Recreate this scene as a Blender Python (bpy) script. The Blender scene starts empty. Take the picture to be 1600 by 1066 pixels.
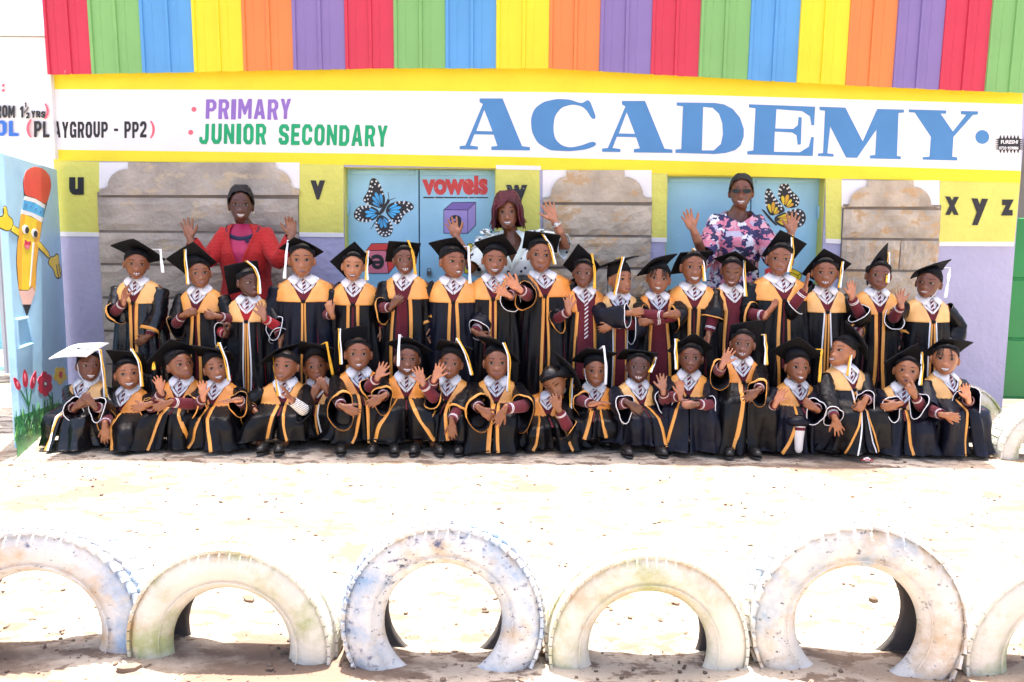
import bpy, math, random
import numpy as np
from mathutils import Vector, Matrix
R_ = math.radians
sc = bpy.context.scene
col = sc.collection
rng = np.random.RandomState(7)
random.seed(7)

# ------------------------------------------------------------------ camera
F = 1350.0
PITCH = math.atan(168 / 1350.0)
ROLL = R_(0.5)
CAMH = 1.28
cam_d = bpy.data.cameras.new('camera')
cam_d.sensor_width = 36.0
cam_d.lens = 36.0 * F / 1600.0
cam_d.clip_start = 0.05
cam_d.clip_end = 500
cam = bpy.data.objects.new('camera', cam_d)
col.objects.link(cam)
cam.location = (0, 0, CAMH)
RM = Matrix.Rotation(math.pi / 2 - PITCH, 3, 'X') @ Matrix.Rotation(ROLL, 3, 'Z')
cam.rotation_euler = RM.to_euler()
sc.camera = cam
CAM = Vector((0, 0, CAMH))

# ------------------------------------------------------------------ light
SUN_EL, SUN_AZ = R_(78), R_(0)          # the sun stands behind the building, nearly overhead
world = bpy.data.worlds.new('World')
sc.world = world
world.use_nodes = True
wn = world.node_tree.nodes
wl = world.node_tree.links
bg = wn['Background']
skyt = wn.new('ShaderNodeTexSky')
skyt.sky_type = 'NISHITA'
skyt.sun_disc = False
skyt.sun_elevation = SUN_EL
skyt.sun_rotation = SUN_AZ
skyt.dust_density = 5.0
skyt.air_density = 0.7
wl.new(skyt.outputs[0], bg.inputs[0])
bg.inputs[1].default_value = 0.15
sun_d = bpy.data.lights.new('sun', 'SUN')
sun_d.energy = 4.6
sun_d.angle = R_(0.5)
sun_d.color = (1.0, 0.96, 0.89)
sun = bpy.data.objects.new('sun', sun_d)
col.objects.link(sun)
sd = Vector((math.sin(SUN_AZ) * math.cos(SUN_EL), math.cos(SUN_AZ) * math.cos(SUN_EL), math.sin(SUN_EL)))
sun.rotation_euler = sd.to_track_quat('Z', 'Y').to_euler()
sun.location = (0, 8, 12)
sc.view_settings.view_transform = 'Standard'
sc.view_settings.look = 'None'
sc.view_settings.gamma = 1
sc.view_settings.use_curve_mapping = False
sc.view_settings.exposure = 2.05
sc.cycles.use_denoising = True
sc.cycles.max_bounces = 8
sc.cycles.diffuse_bounces = 5

# ------------------------------------------------------------------ helpers
def ray(px, py):
    return RM @ Vector(((px - 800) / F, (533 - py) / F, -1.0))

def at(px, py, Y):
    """the point at depth Y seen at photograph pixel px, py"""
    d = ray(px, py)
    return CAM + d * (Y / d.y)

def on_plane(P0, N):
    def f(px, py, off=0.0):
        d = ray(px, py)
        t = (P0 - CAM).dot(N) / d.dot(N)
        return CAM + d * t + N * off
    return f

def at_depth(Y):
    def f(px, py, off=0.0):
        return at(px, py, Y - off)
    return f

def tag(o, label=None, cat=None, group=None, kind=None):
    if label: o['label'] = label
    if cat: o['category'] = cat
    if group: o['group'] = group
    if kind: o['kind'] = kind
    return o

def empty(name, loc, parent=None):
    o = bpy.data.objects.new(name, None)
    col.objects.link(o)
    o.empty_display_size = 0.1
    o.location = loc
    if parent: o.parent = parent
    return o

class MB:
    def __init__(s):
        s.v, s.f, s.m, s.n = [], [], [], 0
    def add(s, v, f, mat=0):
        v = np.asarray(v, float).reshape(-1, 3)
        s.v.append(v)
        for k, q in enumerate(f):
            s.f.append(tuple(int(i) + s.n for i in q))
        if np.isscalar(mat): s.m += [mat] * len(f)
        else: s.m += list(mat)
        s.n += len(v)
        return s
    def mesh(s, name, mats, smooth=True, origin=None):
        me = bpy.data.meshes.new(name)
        v = np.concatenate(s.v)
        if origin is not None: v = v - np.array(origin)
        me.from_pydata(v.tolist(), [], s.f)
        for m in mats: me.materials.append(m)
        if len(mats) > 1: me.polygons.foreach_set('material_index', s.m)
        if smooth: me.polygons.foreach_set('use_smooth', [True] * len(s.f))
        me.update()
        return me
    def build(s, name, mats, parent=None, smooth=True, origin=None):
        if not isinstance(mats, (list, tuple)): mats = [mats]
        o = bpy.data.objects.new(name, s.mesh(name, mats, smooth, origin))
        col.objects.link(o)
        if parent: o.parent = parent
        return o

def link_mesh(name, me, parent=None, mw=None):
    o = bpy.data.objects.new(name, me)
    col.objects.link(o)
    if parent: o.parent = parent
    if mw is not None: o.matrix_local = mw
    return o

_gf = {}
def gridf(M, N, closed):
    k = (M, N, closed)
    if k not in _gf:
        fs = []
        for i in range(M - 1):
            for j in range(N if closed else N - 1):
                j2 = (j + 1) % N
                fs.append((i * N + j, i * N + j2, (i + 1) * N + j2, (i + 1) * N + j))
        _gf[k] = fs
    return _gf[k]

def unit(a):
    a = np.asarray(a, float)
    return a / (np.linalg.norm(a) + 1e-12)

def frames(P):
    """parallel-transport frames along a polyline"""
    P = np.asarray(P, float)
    T = np.gradient(P, axis=0)
    T /= np.linalg.norm(T, axis=1)[:, None] + 1e-12
    ref = np.array([0, 0, 1.0]) if abs(T[0][2]) < 0.9 else np.array([1.0, 0, 0])
    u = unit(np.cross(T[0], ref))
    U, V = [], []
    for i in range(len(P)):
        u = unit(u - T[i] * np.dot(u, T[i]))
        U.append(u)
        V.append(np.cross(T[i], u))
    return T, np.array(U), np.array(V)

def tube(P, r, n=10, caps=True):
    P = np.asarray(P, float)
    r = np.broadcast_to(np.asarray(r, float), (len(P),)).copy()
    if caps:                                   # rounded ends
        t0, t1 = unit(P[0] - P[1]), unit(P[-1] - P[-2])
        a = [(0.98, 0.2), (0.75, 0.66)]
        P = np.vstack([[P[0] + t0 * r[0] * k for k, q in a], P, [P[-1] + t1 * r[-1] * k for k, q in a[::-1]]])
        r = np.concatenate([[r[0] * q for k, q in a], r, [r[-1] * q for k, q in a[::-1]]])
    T, U, V = frames(P)
    ang = np.linspace(0, 2 * np.pi, n, endpoint=False)
    vs = P[:, None, :] + r[:, None, None] * (np.cos(ang)[None, :, None] * U[:, None, :] + np.sin(ang)[None, :, None] * V[:, None, :])
    fs = list(gridf(len(P), n, True))
    if caps:
        fs.append(tuple(range(n - 1, -1, -1)))
        fs.append(tuple(range((len(P) - 1) * n, len(P) * n)))
    # outward orientation
    fs = [f[::-1] for f in fs]
    return vs.reshape(-1, 3), fs

_sph = None
def ellipsoid(c, r, M3=None, nu=14, nv=9):
    th = np.linspace(0, np.pi, nv + 2)[1:-1]
    ph = np.linspace(0, 2 * np.pi, nu, endpoint=False)
    v = np.stack([np.outer(np.sin(th), np.cos(ph)), np.outer(np.sin(th), np.sin(ph)), np.outer(np.cos(th), np.ones(nu))], -1).reshape(-1, 3)
    v = np.vstack([v, [[0, 0, 1]], [[0, 0, -1]]])
    fs = list(gridf(nv, nu, True))
    fs = [f[::-1] for f in fs]
    fs = [f[::-1] for f in fs]
    t, b = nv * nu, nv * nu + 1
    for j in range(nu):
        fs.append((t, j, (j + 1) % nu)[::1])
        fs.append((b, (nv - 1) * nu + (j + 1) % nu, (nv - 1) * nu + j))
    v = v * np.asarray(r, float)
    if M3 is not None: v = v @ np.asarray(M3, float).T
    return v + np.asarray(c, float), fs

def box(c, s, M3=None):
    x, y, z = np.asarray(s, float) / 2
    v = np.array([[-x, -y, -z], [x, -y, -z], [x, y, -z], [-x, y, -z], [-x, -y, z], [x, -y, z], [x, y, z], [-x, y, z]])
    if M3 is not None: v = v @ np.asarray(M3, float).T
    f = [(3, 2, 1, 0), (4, 5, 6, 7), (0, 1, 5, 4), (1, 2, 6, 5), (2, 3, 7, 6), (3, 0, 4, 7)]
    return v + np.asarray(c, float), f

def bevel_box(c, s, b=0.006, M3=None):
    """box whose front and back faces are inset (chamfered edges)"""
    x, y, z = np.asarray(s, float) / 2
    v = []
    for yy, i in ((-y, b), (-y + b, 0), (y - b, 0), (y, b)):
        v += [(-x + i, yy, -z + i), (x - i, yy, -z + i), (x - i, yy, z - i), (-x + i, yy, z - i)]
    v = np.array(v)
    f = [(0, 1, 2, 3), (15, 14, 13, 12)]
    for k in range(3):
        for j in range(4):
            a, b2 = k * 4 + j, k * 4 + (j + 1) % 4
            f.append((b2, a, a + 4, b2 + 4))
    if M3 is not None: v = v @ np.asarray(M3, float).T
    return v + np.asarray(c, float), f

# ------------------------------------------------------------------ materials
def mat(name, colr, rough=0.6, var=0.12, vscale=5.0, bump=0.15, bscale=60.0, metallic=0.0, spec=0.5, sheen=0.0, detail=4.0):
    m = bpy.data.materials.new(name)
    m.use_nodes = True
    nt = m.node_tree
    b = nt.nodes['Principled BSDF']
    b.inputs['Roughness'].default_value = rough
    b.inputs['Metallic'].default_value = metallic
    b.inputs['Specular IOR Level'].default_value = spec
    if sheen:
        b.inputs['Sheen Weight'].default_value = sheen
        b.inputs['Sheen Roughness'].default_value = 0.4
    tc = nt.nodes.new('ShaderNodeTexCoord')
    n = nt.nodes.new('ShaderNodeTexNoise')
    n.inputs['Scale'].default_value = vscale
    n.inputs['Detail'].default_value = detail
    nt.links.new(tc.outputs['Object'], n.inputs['Vector'])
    r = nt.nodes.new('ShaderNodeValToRGB')
    r.color_ramp.elements[0].position = 0.3
    r.color_ramp.elements[1].position = 0.7
    r.color_ramp.elements[0].color = (*[min(1, c * (1 - var)) for c in colr], 1)
    r.color_ramp.elements[1].color = (*[min(1, c * (1 + var)) for c in colr], 1)
    nt.links.new(n.outputs['Fac'], r.inputs[0])
    nt.links.new(r.outputs[0], b.inputs['Base Color'])
    if bump:
        n2 = nt.nodes.new('ShaderNodeTexNoise')
        n2.inputs['Scale'].default_value = bscale
        n2.inputs['Detail'].default_value = 5
        nt.links.new(tc.outputs['Object'], n2.inputs['Vector'])
        bp = nt.nodes.new('ShaderNodeBump')
        bp.inputs['Strength'].default_value = bump
        bp.inputs['Distance'].default_value = 0.01
        nt.links.new(n2.outputs['Fac'], bp.inputs['Height'])
        nt.links.new(bp.outputs[0], b.inputs['Normal'])
    m['ramp'] = r.name
    return m

def nodes_of(m):
    nt = m.node_tree
    return nt, nt.nodes['Principled BSDF'], nt.nodes[m['ramp']]

def wear(m, colr, scale=9.0, lo=0.58, hi=0.64, detail=8.0, stretch=(1, 1, 1)):
    """patches of another colour (chips, dirt, bare rubber) over the base colour"""
    nt, b, r = nodes_of(m)
    src = b.inputs['Base Color'].links[0].from_socket
    tc = nt.nodes.new('ShaderNodeTexCoord')
    mp = nt.nodes.new('ShaderNodeMapping')
    mp.inputs['Scale'].default_value = stretch
    mp.inputs['Location'].default_value = (random.random() * 9, random.random() * 9, random.random() * 9)
    n = nt.nodes.new('ShaderNodeTexNoise')
    n.inputs['Scale'].default_value = scale
    n.inputs['Detail'].default_value = detail
    n.inputs['Roughness'].default_value = 0.65
    nt.links.new(tc.outputs['Object'], mp.inputs[0])
    nt.links.new(mp.outputs[0], n.inputs['Vector'])
    rr = nt.nodes.new('ShaderNodeValToRGB')
    rr.color_ramp.elements[0].position = lo
    rr.color_ramp.elements[1].position = hi
    nt.links.new(n.outputs['Fac'], rr.inputs[0])
    mx = nt.nodes.new('ShaderNodeMix')
    mx.data_type = 'RGBA'
    nt.links.new(rr.outputs[0], mx.inputs[0])
    nt.links.new(src, mx.inputs[6])
    mx.inputs[7].default_value = (*colr, 1)
    nt.links.new(mx.outputs[2], b.inputs['Base Color'])
    return m

# ------------------------------------------------------------------ flat painted shapes and lettering (converted in one batch)
_pend = []
def shape(name, polys, proj, m, parent, th=0.003):
    """painted shape: closed outlines in photograph pixels (inner outlines are holes), laid on a surface as a thin coat"""
    cu = bpy.data.curves.new(name, 'CURVE')
    cu.dimensions = '2D'
    cu.fill_mode = 'BOTH'
    for p in polys:
        sp = cu.splines.new('POLY')
        sp.points.add(len(p) - 1)
        for q, (x, y) in zip(sp.points, p): q.co = (x, -y, 0, 1)
        sp.use_cyclic_u = True
    o = bpy.data.objects.new(name + '_tmp', cu)
    col.objects.link(o)
    _pend.append((o, name, proj, m, parent, th, None))

def text(name, s, quad, proj, m, parent, bold=0.02, th=0.003, shear=0.0):
    cu = bpy.data.curves.new(name, 'FONT')
    cu.body = s
    cu.offset = bold
    cu.shear = shear
    cu.resolution_u = 3
    o = bpy.data.objects.new(name + '_tmp', cu)
    col.objects.link(o)
    _pend.append((o, name, proj, m, parent, th, quad))

def flush_shapes():
    dg = bpy.context.evaluated_depsgraph_get()
    for o, name, proj, m, parent, th, quad in _pend:
        me = bpy.data.meshes.new_from_object(o.evaluated_get(dg))
        n = len(me.vertices)
        co = np.empty(n * 3)
        me.vertices.foreach_get('co', co)
        co = co.reshape(-1, 3)
        if quad is not None:
            lo, hi = co[:, :2].min(0), co[:, :2].max(0)
            uv = (co[:, :2] - lo) / (hi - lo)
            q = np.array(quad, float)            # TL TR BR BL
            u, v = uv[:, :1], 1 - uv[:, 1:2]
            pxy = (q[0] * (1 - u) + q[1] * u) * (1 - v) + (q[3] * (1 - u) + q[2] * u) * v
        else:
            pxy = np.stack([co[:, 0], -co[:, 1]], -1)
        po = Vector(parent.matrix_world.translation) if parent else Vector((0, 0, 0))
        tris = [tuple(p.vertices) for p in me.polygons]
        # front sheet plus a rim down to the surface
        fv = [proj(x, y, th) - po for x, y in pxy]
        bv = [proj(x, y, -0.001) - po for x, y in pxy]
        cnt = {}
        for t in tris:
            for a, b in zip(t, t[1:] + t[:1]):
                cnt[(a, b)] = 1
        rim = [(a, b) for (a, b) in cnt if (b, a) not in cnt]
        fs = list(tris) + [(b, a, a + n, b + n) for a, b in rim]
        mb = MB()
        mb.add([tuple(v) for v in fv + bv], fs)
        mb.build(name, m, parent, smooth=False)
        bpy.data.meshes.remove(me)
        cu = o.data
        bpy.data.objects.remove(o)
        bpy.data.curves.remove(cu)
    _pend.clear()

BOLD = {
'P': [[(0,0),(.72,0),(1,.16),(1,.45),(.72,.62),(.36,.62),(.36,1),(0,1)], [(.36,.17),(.58,.17),(.66,.24),(.66,.38),(.58,.45),(.36,.45)]],
'R': [[(0,0),(.72,0),(1,.16),(1,.42),(.80,.57),(1,1),(.62,1),(.46,.62),(.36,.62),(.36,1),(0,1)], [(.36,.17),(.58,.17),(.66,.24),(.66,.38),(.58,.45),(.36,.45)]],
'I': [[(0,0),(1,0),(1,1),(0,1)]],
'M': [[(0,0),(.28,0),(.5,.42),(.72,0),(1,0),(1,1),(.75,1),(.75,.44),(.57,.80),(.43,.80),(.25,.44),(.25,1),(0,1)]],
'A': [[(.32,0),(.68,0),(1,1),(.68,1),(.62,.80),(.38,.80),(.32,1),(0,1)], [(.5,.26),(.43,.62),(.57,.62)]],
'Y': [[(0,0),(.35,0),(.5,.32),(.65,0),(1,0),(.67,.6),(.67,1),(.33,1),(.33,.6)]],
'J': [[(.58,0),(.95,0),(.95,.75),(.78,1),(.25,1),(0,.86),(0,.64),(.30,.64),(.36,.80),(.52,.80),(.58,.72)]],
'U': [[(0,0),(.35,0),(.35,.70),(.43,.80),(.57,.80),(.65,.70),(.65,0),(1,0),(1,.78),(.75,1),(.25,1),(0,.78)]],
'N': [[(0,0),(.32,0),(.67,.52),(.67,0),(1,0),(1,1),(.68,1),(.33,.48),(.33,1),(0,1)]],
'O': [[(.25,0),(.75,0),(1,.2),(1,.8),(.75,1),(.25,1),(0,.8),(0,.2)], [(.43,.19),(.57,.19),(.65,.28),(.65,.72),(.57,.81),(.43,.81),(.35,.72),(.35,.28)]],
'S': [[(.25,0),(.78,0),(1,.16),(1,.33),(.67,.33),(.64,.2),(.42,.2),(.35,.28),(.43,.37),(.8,.44),(1,.6),(1,.84),(.78,1),(.22,1),(0,.84),(0,.66),(.33,.66),(.38,.8),(.58,.8),(.65,.72),(.58,.63),(.2,.55),(0,.4),(0,.16)]],
'E': [[(0,0),(1,0),(1,.2),(.38,.2),(.38,.4),(.9,.4),(.9,.6),(.38,.6),(.38,.8),(1,.8),(1,1),(0,1)]],
'C': [[(.25,0),(.75,0),(1,.2),(1,.37),(.66,.37),(.64,.25),(.57,.19),(.43,.19),(.35,.28),(.35,.72),(.43,.81),(.57,.81),(.64,.75),(.66,.63),(1,.63),(1,.8),(.75,1),(.25,1),(0,.8),(0,.2)]],
'D': [[(0,0),(.7,0),(1,.22),(1,.78),(.7,1),(0,1)], [(.36,.19),(.56,.19),(.65,.29),(.65,.71),(.56,.81),(.36,.81)]],
'L': [[(0,0),(.40,0),(.40,.8),(1,.8),(1,1),(0,1)]],
'G': [[(.25,0),(.75,0),(1,.2),(1,.34),(.66,.34),(.57,.19),(.43,.19),(.35,.28),(.35,.72),(.43,.81),(.57,.81),(.65,.74),(.65,.62),(.52,.62),(.52,.46),(1,.46),(1,1),(.82,1),(.76,.93),(.6,1),(.25,1),(0,.8),(0,.2)]],
'2': [[(0,.32),(0,.16),(.25,0),(.75,0),(1,.16),(1,.36),(.9,.5),(.44,.8),(1,.8),(1,1),(0,1),(0,.8),(.6,.42),(.65,.3),(.57,.19),(.43,.19),(.35,.32)]],
'1': [[(.35,0),(.85,0),(.85,1),(.35,1),(.35,.28),(0,.36),(0,.18)]],
'-': [[(0,.44),(1,.44),(1,.60),(0,.60)]]}
BW = {'I': .46, 'M': 1.28, '1': .55, '-': .62, ' ': .55, 'J': .95, 'L': .86, 'E': .86, 'A': 1.1}
def word(s, quad, proj, m, parent, th, gap=.20):
    W_ = sum(BW.get(c, 1.0) for c in s) + gap * (len(s) - 1)
    q = np.array(quad, float); x = 0.0
    rr = np.random.RandomState(len(s))
    polys = []
    for c in s:
        w = BW.get(c, 1.0)
        jig = rr.uniform(-.02, .02, 2)
        for p in BOLD.get(c, []):
            o = []
            for (a, b) in densify_(p):
                u, v = (x + a * w) / W_, b * (1 + jig[0]) + jig[1]
                o.append(tuple((q[0] * (1 - u) + q[1] * u) * (1 - v) + (q[3] * (1 - u) + q[2] * u) * v))
            polys.append(o)
        x += w + gap
    shape('lettering', polys, proj, m, parent, th)
def densify_(p):
    # soften the brush-painted corners a little
    out = []
    n = len(p)
    for i in range(n):
        a, b, c = np.array(p[i - 1]), np.array(p[i]), np.array(p[(i + 1) % n])
        la, lc = np.linalg.norm(a - b), np.linalg.norm(c - b)
        k = min(.035, la * .3, lc * .3)
        out += [tuple(b + (a - b) / la * k), tuple(b + (c - b) / lc * k)]
    return out

def circ(x, y, r, n=14, ry=None):
    ry = r if ry is None else ry
    return [(x + r * math.cos(k * 2 * math.pi / n), y + ry * math.sin(k * 2 * math.pi / n)) for k in range(n)]
# ================================================================== the setting
WY = 6.2                                   # depth of the painted wall's face
W = at_depth(WY)
m_ground = mat('dirt', (0.45, 0.375, 0.29), 0.95, 0.25, 1.6, 1.0, 38, detail=9)
wear(m_ground, (0.150, 0.103, 0.074), 8.0, 0.51, 0.58, 14, (1, 1.7, 1))
wear(m_ground, (0.30, 0.20, 0.125), 1.5, 0.50, 0.66, 9)
wear(m_ground, (0.16, 0.108, 0.076), 1.1, 0.50, 0.62, 12, (1, 1.8, 1))
wear(m_ground, (0.12, 0.085, 0.06), 16.0, 0.62, 0.70, 7, (1, 3.0, 1))
m_paving = mat('grey_ground', (0.33, 0.31, 0.28), 0.95, 0.2, 3, 0.4, 50)
def gz(x, y):
    z = 0.012 * math.sin(1.7 * x + 0.6) * math.sin(1.3 * y + 1.1) + 0.007 * math.sin(4.1 * x + 2.2 * y) + 0.004 * math.sin(9 * x - 5 * y)
    return z * min(1, max(0.0, (5.05 - y) / 0.8)) - 0.006
xs = np.concatenate([[-60, -30, -15, -8], np.linspace(-5.5, 5.5, 150), [8, 15, 30, 60]])
ys = np.concatenate([[-25, -8, -2, 0.5], np.linspace(1.6, 7.6, 110), [9, 14, 30, 90]])
gv = np.array([[x, y, gz(x, y) + (rng.uniform(-.004, .004) if -5 < x < 5 and 2 < y < 5 else 0)] for y in ys for x in xs])
g = MB(); g.add(gv, gridf(len(ys), len(xs), False))
tag(g.build('ground', m_ground), kind='structure')

# small stones and grit on the sunlit yard
m_grit = mat('grit', (0.15, 0.105, 0.075), 0.9, 0.4, 3, 0.3, 80)
gm = MB()
rockv, rockf = ellipsoid((0, 0, 0), (1, 1, 1), nu=6, nv=2)
for k in range(3600):
    t = rng.rand()
    y = 2.2 + 2.9 * t ** 1.3
    x = rng.uniform(-0.72, 0.72) * (y + 0.3)
    s = 0.0022 + 0.0085 * rng.rand() ** 5
    if rng.rand() < 0.012: s *= 2.2
    a = rng.rand() * 6.3
    M3 = np.array([[math.cos(a), -math.sin(a), 0], [math.sin(a), math.cos(a), 0], [0, 0, 1]])
    v = rockv * rng.uniform(0.7, 1.25, rockv.shape) * np.array([s * rng.uniform(.8, 1.8), s, s * rng.uniform(.5, .9)])
    gm.add(v @ M3.T + [x, y, gz(x, y) + s * 0.2], rockf)
tag(gm.build('gravel', m_grit, smooth=False), kind='stuff')

# ------------------------------------------------------------------ school building
m_lav = mat('lavender_paint', (0.43, 0.415, 0.575), 0.6, 0.07, 3, 0.8, 22, spec=0.4)
wear(m_lav, (0.52, 0.50, 0.55), 7, 0.66, 0.69, 9, (1, 1, 0.5))
wear(m_lav, (0.62, 0.6, 0.58), 26, 0.72, 0.74, 9)
m_yel = mat('yellow_paint', (0.83, 0.68, 0.02), 0.55, 0.05, 4, 0.35, 30)
wear(m_yel, (0.62, 0.40, 0.06), 9, 0.70, 0.74, 9)
m_wht = mat('white_paint', (0.80, 0.78, 0.77), 0.6, 0.03, 3, 0.3, 28)
wear(m_wht, (0.70, 0.60, 0.52), 5, 0.66, 0.80, 9)
m_lime = mat('lime_paint', (0.66, 0.64, 0.13), 0.6, 0.06, 4, 0.8, 24)
m_stone = mat('cut_stone', (0.43, 0.375, 0.31), 0.9, 0.25, 5, 1.0, 32, detail=9)
wear(m_stone, (0.52, 0.42, 0.29), 4.5, 0.55, 0.60, 10, (1, 1, 1.6))
m_stone2 = mat('rough_stone', (0.48, 0.405, 0.31), 0.9, 0.25, 6, 1.0, 28, detail=9)
wear(m_stone2, (0.50, 0.34, 0.19), 5.5, 0.53, 0.60, 10, (1, 1, 1.6))
m_joint = mat('mortar', (0.22, 0.19, 0.16), 0.95, 0.15, 9, 0.3, 60)
m_dblue = mat('light_blue_enamel', (0.32, 0.60, 0.75), 0.42, 0.10, 3, 0.2, 20)
wear(m_dblue, (0.62, 0.74, 0.80), 11, 0.66, 0.70, 9)
m_iron = mat('iron', (0.12, 0.12, 0.12), 0.5, 0.2, 8, 0.2, 50, metallic=0.6)
m_dark = mat('dark_gap', (0.02, 0.02, 0.02), 0.9, 0.1, 3, 0)
m_roofback = mat('grey_roofing', (0.35, 0.35, 0.36), 0.6, 0.1, 2, 0.2, 20)

B0 = Vector((0, WY, 0))
bld = empty('school_building', B0)
tag(bld, 'school wall with rainbow metal cladding, painted lettering and bare stone pillars', 'building')
def loc(v): return tuple(Vector(v) - B0)

XL, XR = at(80, 190, WY).x, at(1594, 286, WY).x
D1 = (at(537, 300, WY).x, at(775, 300, WY).x, at(650, 262, WY).z)
D2 = (at(1042, 300, WY).x, at(1290, 300, WY).x, at(1166, 275, WY).z)
mb = MB()
def wbox(x0, x1, z0, z1, y0=0.0, y1=0.22, m=0):
    mb.add(*box(((x0 + x1) / 2, (y0 + y1) / 2, (z0 + z1) / 2), (x1 - x0, y1 - y0, z1 - z0)), m)
wbox(XL, D1[0], -0.3, D1[2]); wbox(D1[1], D2[0], -0.3, D1[2]); wbox(D2[1], XR, -0.3, D1[2])
wbox(XL, XR, D1[2], 3.3)
mb.build('wall', [m_lav], bld, smooth=False)
mb = MB(); wbox(D2[0] - .05, D2[1] + .05, D2[2], D1[2] + .02, 0.004, 0.2)
mb.build('lintel', [m_yel], bld, smooth=False)
# interior closing (dark room behind the doors), side walls and roof
mb = MB(); wbox(XL, XL + .2, -0.3, 3.3, .223, 4); wbox(XR - .2, XR, -0.3, 3.3, .223, 4); wbox(XL + .2, XR - .2, -0.3, 3.3, 3.8, 4)
mb.build('rear_wall', [m_lav], bld, smooth=False)

m_greysheet = mat('grey_sheet', (0.4, 0.4, 0.41), 0.5, 0.1, 2, 0.1, 20)
mb = MB(); wbox(XL - .1, XR + .1, 3.303, 3.35, -0.15, 4.1)
mb.build('roof', [m_greysheet], bld, smooth=False)
mb = MB(); wbox(-2.62, 2.75, 3.353, 6.0, -0.20, 3.9)  # unseen block added above the view, sized to set the shadow's edges
mb.build('shadow_block', [m_lav], bld, smooth=False)
mb = MB(); wbox(-2.62, 2.75, 6.003, 6.06, -0.20, 4.0)  # lid of the added shadow-casting block
mb.build('shadow_block_lid', [m_greysheet], bld, smooth=False)

def coat(name, px, m, off=0.004):
    """a painted zone of the wall: outline in pixels, thin coat on the wall face"""
    shape(name, [px], W, m, bld, off)
coat('yellow_band', [(79, 112), (620, 100), (1100, 110), (1598, 130), (1598, 163), (1090, 148.5), (860, 144), (560, 141.5), (80, 139.5)], m_yel, 0.005)
coat('white_band', [(80, 139.5), (560, 141.5), (860, 144), (1090, 148.5), (1598, 163), (1595, 267), (1080, 252), (860, 246.5), (560, 240), (83, 234)], m_wht, 0.004)
coat('yellow_stripe', [(83, 234), (560, 240), (860, 246.5), (1080, 252), (1595, 267), (1594, 286), (1290, 279), (1042, 271.5), (775, 263), (537, 257.5), (300, 254), (84, 251)], m_yel, 0.005)
for a in ([(84, 251), (158, 253), (158, 363.5), (91, 362)], [(467, 256.5), (537, 257.5), (537, 364), (467, 363)],
          [(775, 263), (843, 265), (844, 366), (775, 365)], [(1018, 271), (1042, 271.5), (1042, 372), (1018, 371)],
          [(1290, 279), (1316, 279.5), (1314, 374), (1290, 373)], [(1469, 283.5), (1594, 286), (1585, 378), (1466, 378)]):
    coat('lime_panel', a, m_lime)
for a in ([(91, 362), (157, 363.5), (157, 370), (91, 369)], [(467, 363), (537, 364), (537, 371), (467, 370)],
          [(1018, 371), (1042, 372), (1042, 379), (1018, 378)], [(1290, 373), (1314, 374), (1314, 381), (1290, 380)],
          [(1466, 378), (1585, 378), (1584, 385), (1466, 384.5)]):
    coat('white_line', a, m_wht, 0.006)
coat('white_touch_up', [(775, 258), (845, 259.5), (845, 266), (775, 264.5)], m_wht, 0.007)
def arc(x0, y0, x1, y1, k=7, ins=True):
    o = []
    for i in range(k + 1):
        t = i / k * math.pi / 2
        o.append((x0 + (x1 - x0) * math.sin(t), y0 + (y1 - y0) * (1 - math.cos(t))) if ins else (x0 + (x1 - x0) * (1 - math.cos(t)), y0 + (y1 - y0) * math.sin(t)))
    return o
def shoulder(xo, xi, yt, yb):
    """the white painted corner above a pillar's rounded shoulder"""
    e = 8 if xi > xo else -8
    return [(xo, yt), (xi, yt), (xi, yt + 10)] + arc(xi, yt + 10, xo + e * 1.6, yb - 4)[1:] + [(xo + e, yb - 1), (xo, yb)]
P_ = [(155, 468, 200, 430, 254, 295, [308, 363, 414, 466, 518, 570, 630]),
      (848, 1018, 885, 976, 266, 309, [319, 369, 419, 470, 520, 572, 630]),
      (1315, 1468, 1356, 1428, 282, 324, [326, 374, 423, 473, 522, 573, 630])]
for (xl, xr, tl, tr, yt, yb, js) in P_:
    coat('white_corner', shoulder(xl, tl, yt, yb), m_wht, 0.006)
    coat('white_corner', shoulder(xr, tr, yt, yb), m_wht, 0.006)

def stone_block(x0, x1, z0, z1, th, m, parent, k):
    """one dressed course: uneven front, chamfered edges"""
    nx, nz = 14, 6
    r = np.random.RandomState(k)
    v = []
    for i in range(nz):
        for j in range(nx):
            x = x0 + (x1 - x0) * j / (nx - 1); z = z0 + (z1 - z0) * i / (nz - 1)
            e = 0 if 0 < i < nz - 1 and 0 < j < nx - 1 else 0.009
            v.append((x, -th + e + r.uniform(-.006, .006), z))
    n0 = len(v)
    fs = [f[::1] for f in gridf(nz, nx, False)]
    bd = [j for j in range(nx)] + [i * nx + nx - 1 for i in range(1, nz)] + [(nz - 1) * nx + j for j in range(nx - 2, -1, -1)] + [i * nx for i in range(nz - 2, 0, -1)]
    for b in bd: v.append((v[b][0], 0.0, v[b][2]))
    L = len(bd)
    for a in range(L): fs.append((bd[(a + 1) % L], bd[a], n0 + a, n0 + (a + 1) % L))
    s = MB(); s.add(v, fs)
    return s.build('stone', m, parent, smooth=False)

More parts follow.
